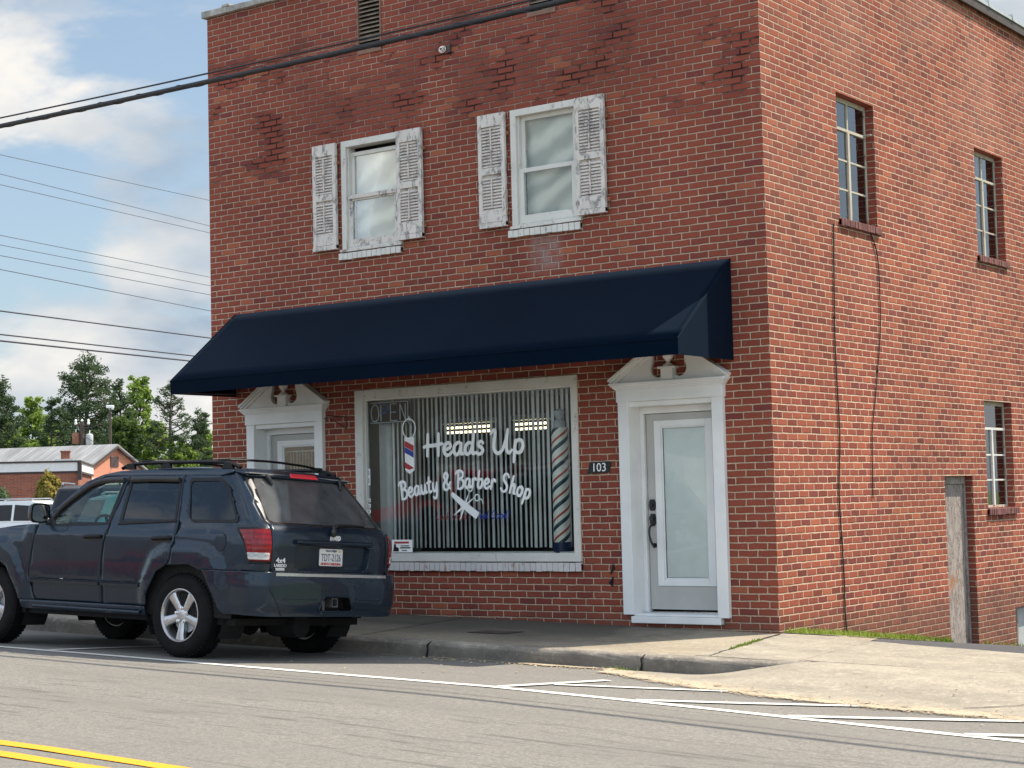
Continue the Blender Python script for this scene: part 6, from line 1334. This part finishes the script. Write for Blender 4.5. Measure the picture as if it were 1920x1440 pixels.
# poles
def poles():
    p = AT(155, 925, 110); o = empty('utility_pole', (p.x, p.y, 0), 'wooden utility pole with crossarm and two transformers in front of the pines', 'pole'); rt_ = Vector((cr.x, cr.y, 0)).normalized()
    zt = AT(157, 790, 110).z; MB().tube([(0, 0, -1), (0, 0, zt)], [.17, .12], 10).build('shaft', MT['wood_pole'], o, smooth=60)
    q = rt_ * .44; zc = AT(157, 797, 110).z; MB().tube([tuple(-q + Vector((0, 0, zc + .05))), tuple(q + Vector((0, 0, zc)))], .055, 6).build('crossarm', MT['wood_pole'], o)
    for s in (-.40, .0, .40): MB().lathe([(0, 0), (.07, 0), (.10, .1), (.05, .2), (.09, .25), (0, .36)], 10, Matrix.Translation(rt_ * s + Vector((0, 0, zc + .05)))).build('insulator', MT['white_vinyl'], o, smooth=60)
    for s, m, lab, z in ((-.40, 'rust_can', 'rusty transformer can', 5.45), (.46, 'grey_can', 'light grey transformer can', 5.35)):
        tr = MB().lathe([(0, 0), (.21, .02), (.23, .08), (.23, .64), (.18, .72), (0, .76)], 16, Matrix.Translation(rt_ * s + Vector((0, 0, z)))).build('transformer', MT[m], o, smooth=50); tr['label'] = lab
        MB().tube([rt_ * s + Vector((0, 0, z + .72)), rt_ * s + Vector((.03, 0, z + .95))], .035, 6).build('bushing', MT['white_vinyl'], tr)
    p = AT(208, 925, 105); o = empty('street_lamp', (p.x, p.y, 0), 'slender lamp post with pale box lamp head right of the utility pole', 'street lamp'); zt = AT(211, 765, 105).z
    MB().tube([(0, 0, -1), (.0, 0, zt - .1)], [.11, .07], 10).build('shaft', MT['wood_pole'], o, smooth=60); h = rt_ * .42
    MB().tube([(0, 0, zt - .25), tuple(-h * .2 + Vector((0, 0, zt + .12)))], .04, 6).build('bracket', MT['grey_can'], o); MB().box(-.22, .22, -.14, .14, zt + .02, zt + .19, mat=Matrix.Rotation(math.atan2(rt_.y, rt_.x), 4, 'Z')).build('lamp_head', MT['white_vinyl'], o, bevel=.04)
    a = AT(-60, 855, 108); mid = AT(155, 800, 110)
    overhead('pole_wire', tuple(AT(157, 802, 110)), tuple(AT(209, 776, 105)), .25, .02, 'short wire strung from the utility pole to the lamp post', 'far_cable', 12, None)
    overhead('pole_wire', tuple(AT(157, 818, 110)), tuple(AT(300, 872, 92)), .2, .018, 'wire drooping right from the utility pole across the salmon gable', 'far_cable', 12, None)
poles()

# ------------------------------------------------------------------ trees: tapered trunk, limbs, and a crown of many leaf-sized faces
def tree(name, base, height, width, lo, leafm, label, shape='pine', n_limb=46, leaves=120, ls=.22, bare=.0, seed=1, clump=1.0):
    rg = random.Random(seed); o = empty(name, base, label, 'tree', 'trees beyond the low buildings'); tr = MB(); cr_ = MB()
    top = Vector((rg.uniform(-.4, .4), rg.uniform(-.4, .4), height)); P = [Vector((0, 0, -1)), Vector((rg.uniform(-.15, .15), 0, height * .3)), Vector((rg.uniform(-.3, .3), rg.uniform(-.3, .3), height * .65)), top]
    r0 = height * .020; tr.tube(catmull(P, 5), [r0 * (1 - .86 * i / 15) for i in range(16)], 8)
    def clumpf(c, r, flat):
        for _ in range(int(leaves * rg.uniform(.6, 1.3))):
            d = Vector((rg.gauss(0, 1), rg.gauss(0, 1), rg.gauss(0, 1))).normalized() * r * rg.random() ** .45; d.z *= flat * 1.25; q = c + d
            a = Vector((rg.gauss(0, 1), rg.gauss(0, 1), rg.gauss(0, .7))).normalized(); b = a.cross(Vector((rg.gauss(0, 1), rg.gauss(0, 1), rg.gauss(0, 1)))).normalized(); s = ls * rg.uniform(.55, 1.25); k = s * (.30 if shape == 'pine' else .62)
            cr_.add([q - a * s * .5, q + b * k * .5, q + a * s * .5, q - b * k * .5], [(0, 1, 2, 3)])
    for i in range(n_limb):
        t = (i + rg.random()) / n_limb; h = lo + (1 - lo) * t
        if shape == 'pine': prof = (math.sin(math.pi * min(1, .16 + t * .84) ** .9) ** .55) * (1.0 - .25 * t)
        else: prof = math.sin(math.pi * (.12 + .86 * t)) ** .6
        z0 = height * (h - .06); ang = i * 2.4 + rg.uniform(-.5, .5); R_ = width / 2 * prof * rg.uniform(.50, 1.12); 
        if rg.random() < bare: R_ *= .9
        rise = height * rg.uniform(.0, .07) if shape == 'pine' else height * rg.uniform(.04, .12)
        a = Vector((0, 0, z0)) + Vector((top.x, top.y, 0)) * h; e = Vector((math.cos(ang) * R_, math.sin(ang) * R_, z0 + rise)); m_ = a.lerp(e, .5) + Vector((0, 0, -rise * .15 + rg.uniform(-.1, .1)))
        tr.tube([a, m_, e], [r0 * .36 * (1.2 - h), r0 * .2, r0 * .07], 5)
        if rg.random() < bare * .5: continue
        cs = clump * width * .105
        clumpf(e, cs * rg.uniform(.7, 1.3), .55); 
        if R_ > width * .16: clumpf(a.lerp(e, rg.uniform(.55, .75)) + Vector((rg.uniform(-1, 1), rg.uniform(-1, 1), rg.uniform(-.2, .5))) * cs * .8, cs * rg.uniform(.6, 1.1), .55)
        if rg.random() < .4: q = e + Vector((rg.uniform(-1, 1), rg.uniform(-1, 1), rg.uniform(-.6, .9))) * cs * 1.3; tr.tube([m_, q], [r0 * .12, r0 * .05], 4); clumpf(q, cs * .7, .6)
    clumpf(top, clump * width * .09, .8)
    tr.build('trunk', MT['bark'], o, smooth=60, fix=False); cr_.build('crown', MT[leafm], o, fix=False); return o
def bt(px, ptop, Z, wpx, lo, leaf, label, **k):
    q = AT(px, 940, Z); zt = AT(px, ptop, Z).z; w_ = wpx / 3269.4 * Z; tree(k.pop('name', 'pine_tree'), (q.x, q.y, -1.2), zt + 1.2, w_, lo, leaf, label, **k)
bt(163, 664, 165, 150, .40, 'pine_leaf', 'tallest dark pine behind the utility pole', seed=3, n_limb=88, leaves=84, ls=.38, clump=1.08)
bt(105, 752, 160, 74, .30, 'pine_leaf', 'dark low pine at the left foot of the tallest pine', seed=4, n_limb=34, leaves=100, ls=.40, clump=1.35)
bt(222, 716, 172, 84, .35, 'pine_leaf', 'dark pine joined to the right flank of the tallest pine', seed=5, n_limb=40, leaves=90, ls=.42, clump=1.2)
bt(0, 712, 140, 112, .25, 'pine_leaf', 'tall pine cut by the left edge of the picture', seed=6, n_limb=76, leaves=75, ls=.35, clump=1.12)
bt(322, 716, 150, 108, .36, 'pine_leaf', 'open branched pine with bare dark limbs just left of the brick building', seed=8, n_limb=60, leaves=48, ls=.33, bare=.3, clump=.92)
bt(375, 770, 155, 70, .3, 'pine_leaf', 'smaller pine half hidden by the brick corner', seed=9, n_limb=44, leaves=65, ls=.34, bare=.2, clump=1.3)
for px, pt, Z, w_, lab, sd in ((62, 762, 175, 70, 'bright green leafy tree between the left pines', 11), (262, 714, 190, 66, 'tall bright green tree right of the tallest pine', 12), (96, 800, 185, 60, 'pale green tree low behind the dark low pine', 13), (290, 800, 175, 90, 'bright green bushy tree under the open branched pine', 14), (385, 812, 170, 60, 'bright green tree beside the brick corner low down', 15), (20, 800, 165, 60, 'yellow green tree under the left edge pine', 16), (228, 790, 150, 70, 'mid green tree behind the salmon gable', 17), (165, 800, 178, 80, 'mid green tree in the gap below the tallest pine', 18), (340, 838, 150, 70, 'low bright green tree beyond the SUV roof', 19)):
    bt(px, pt, Z, w_, .18, 'mid_leaf' if 'mid green' in lab else 'light_leaf', lab, name='leafy_tree', shape='round', n_limb=60, leaves=62, ls=.40, seed=sd, clump=1.6)
def woods():
    rg = random.Random(5); mb = MB()
    for k in range(56000):
        px = rg.uniform(-80, 470) if k < 24000 else rg.uniform(-500, 1200); Z = rg.uniform(185, 215); q = AT(px, 940, Z); h = (4.6 + 1.3 * math.sin(px * .06) + .9 * math.sin(px * .17 + 1)) * rg.random() ** .6; c = Vector((q.x, q.y, h - .5)); a = Vector((rg.gauss(0, 1), rg.gauss(0, 1), rg.gauss(0, 1))).normalized(); b = a.cross(Vector((0, 0, 1))).normalized(); s = rg.uniform(.25, .6)
        mb.add([c - a * s * .5, c + b * s * .3, c + a * s * .5, c - b * s * .3], [(0, 1, 2, 3)])
    tag(mb.build('woodland', MT['light_leaf'], fix=False), 'continuous pale green woodland edge far behind the separate trees', 'woods', kind='stuff')
woods()
def bush(name, px, pt, pb, Z, wpx, leaf, lab, seed, ls=.12):
    rg = random.Random(seed); q = AT(px, 940, Z); zt = AT(px, pt, Z).z; w_ = wpx / 3269.4 * Z / 2; o = empty(name, (q.x, q.y, 0), lab, 'bush'); mb = MB(); zc = (zt + .3) / 2 + .1; hh = zt - zc; tr = MB()
    for k in range(9): a = rg.uniform(0, 6.28); tr.tube([(0, 0, 0), (math.cos(a) * w_ * .3, math.sin(a) * w_ * .3, zc * .7), (math.cos(a) * w_ * .7, math.sin(a) * w_ * .7, zc + hh * rg.uniform(-.2, .7))], [.05, .03, .01], 5)
    for k in range(5200):
        d = Vector((rg.gauss(0, 1), rg.gauss(0, 1), rg.gauss(0, 1))).normalized(); lump = 1 + .16 * math.sin(d.x * 7 + seed) * math.cos(d.z * 6 + d.y * 5); r_ = rg.random() ** .3 * lump; c = Vector((d.x * w_ * r_, d.y * w_ * r_, zc + d.z * hh * r_)); a = Vector((rg.gauss(0, 1), rg.gauss(0, 1), rg.gauss(0, 1))).normalized(); b = a.cross(d).normalized(); s = ls * rg.uniform(.5, 1.2)
        mb.add([c - a * s * .5, c + b * s * .3, c + a * s * .5, c - b * s * .3], [(0, 1, 2, 3)])
    tr.build('stems', MT['bark'], o); mb.build('foliage', MT[leaf], o, fix=False)
bush('bush', 92, 884, 930, 66, 52, 'bush_leaf', 'yellow green bush with reddish tips before the low brick building', 3, .16)
bush('round_hedge', -4, 912, 940, 60, 50, 'hedge_leaf', 'clipped round green bush at the left edge above the white car', 5, .10)
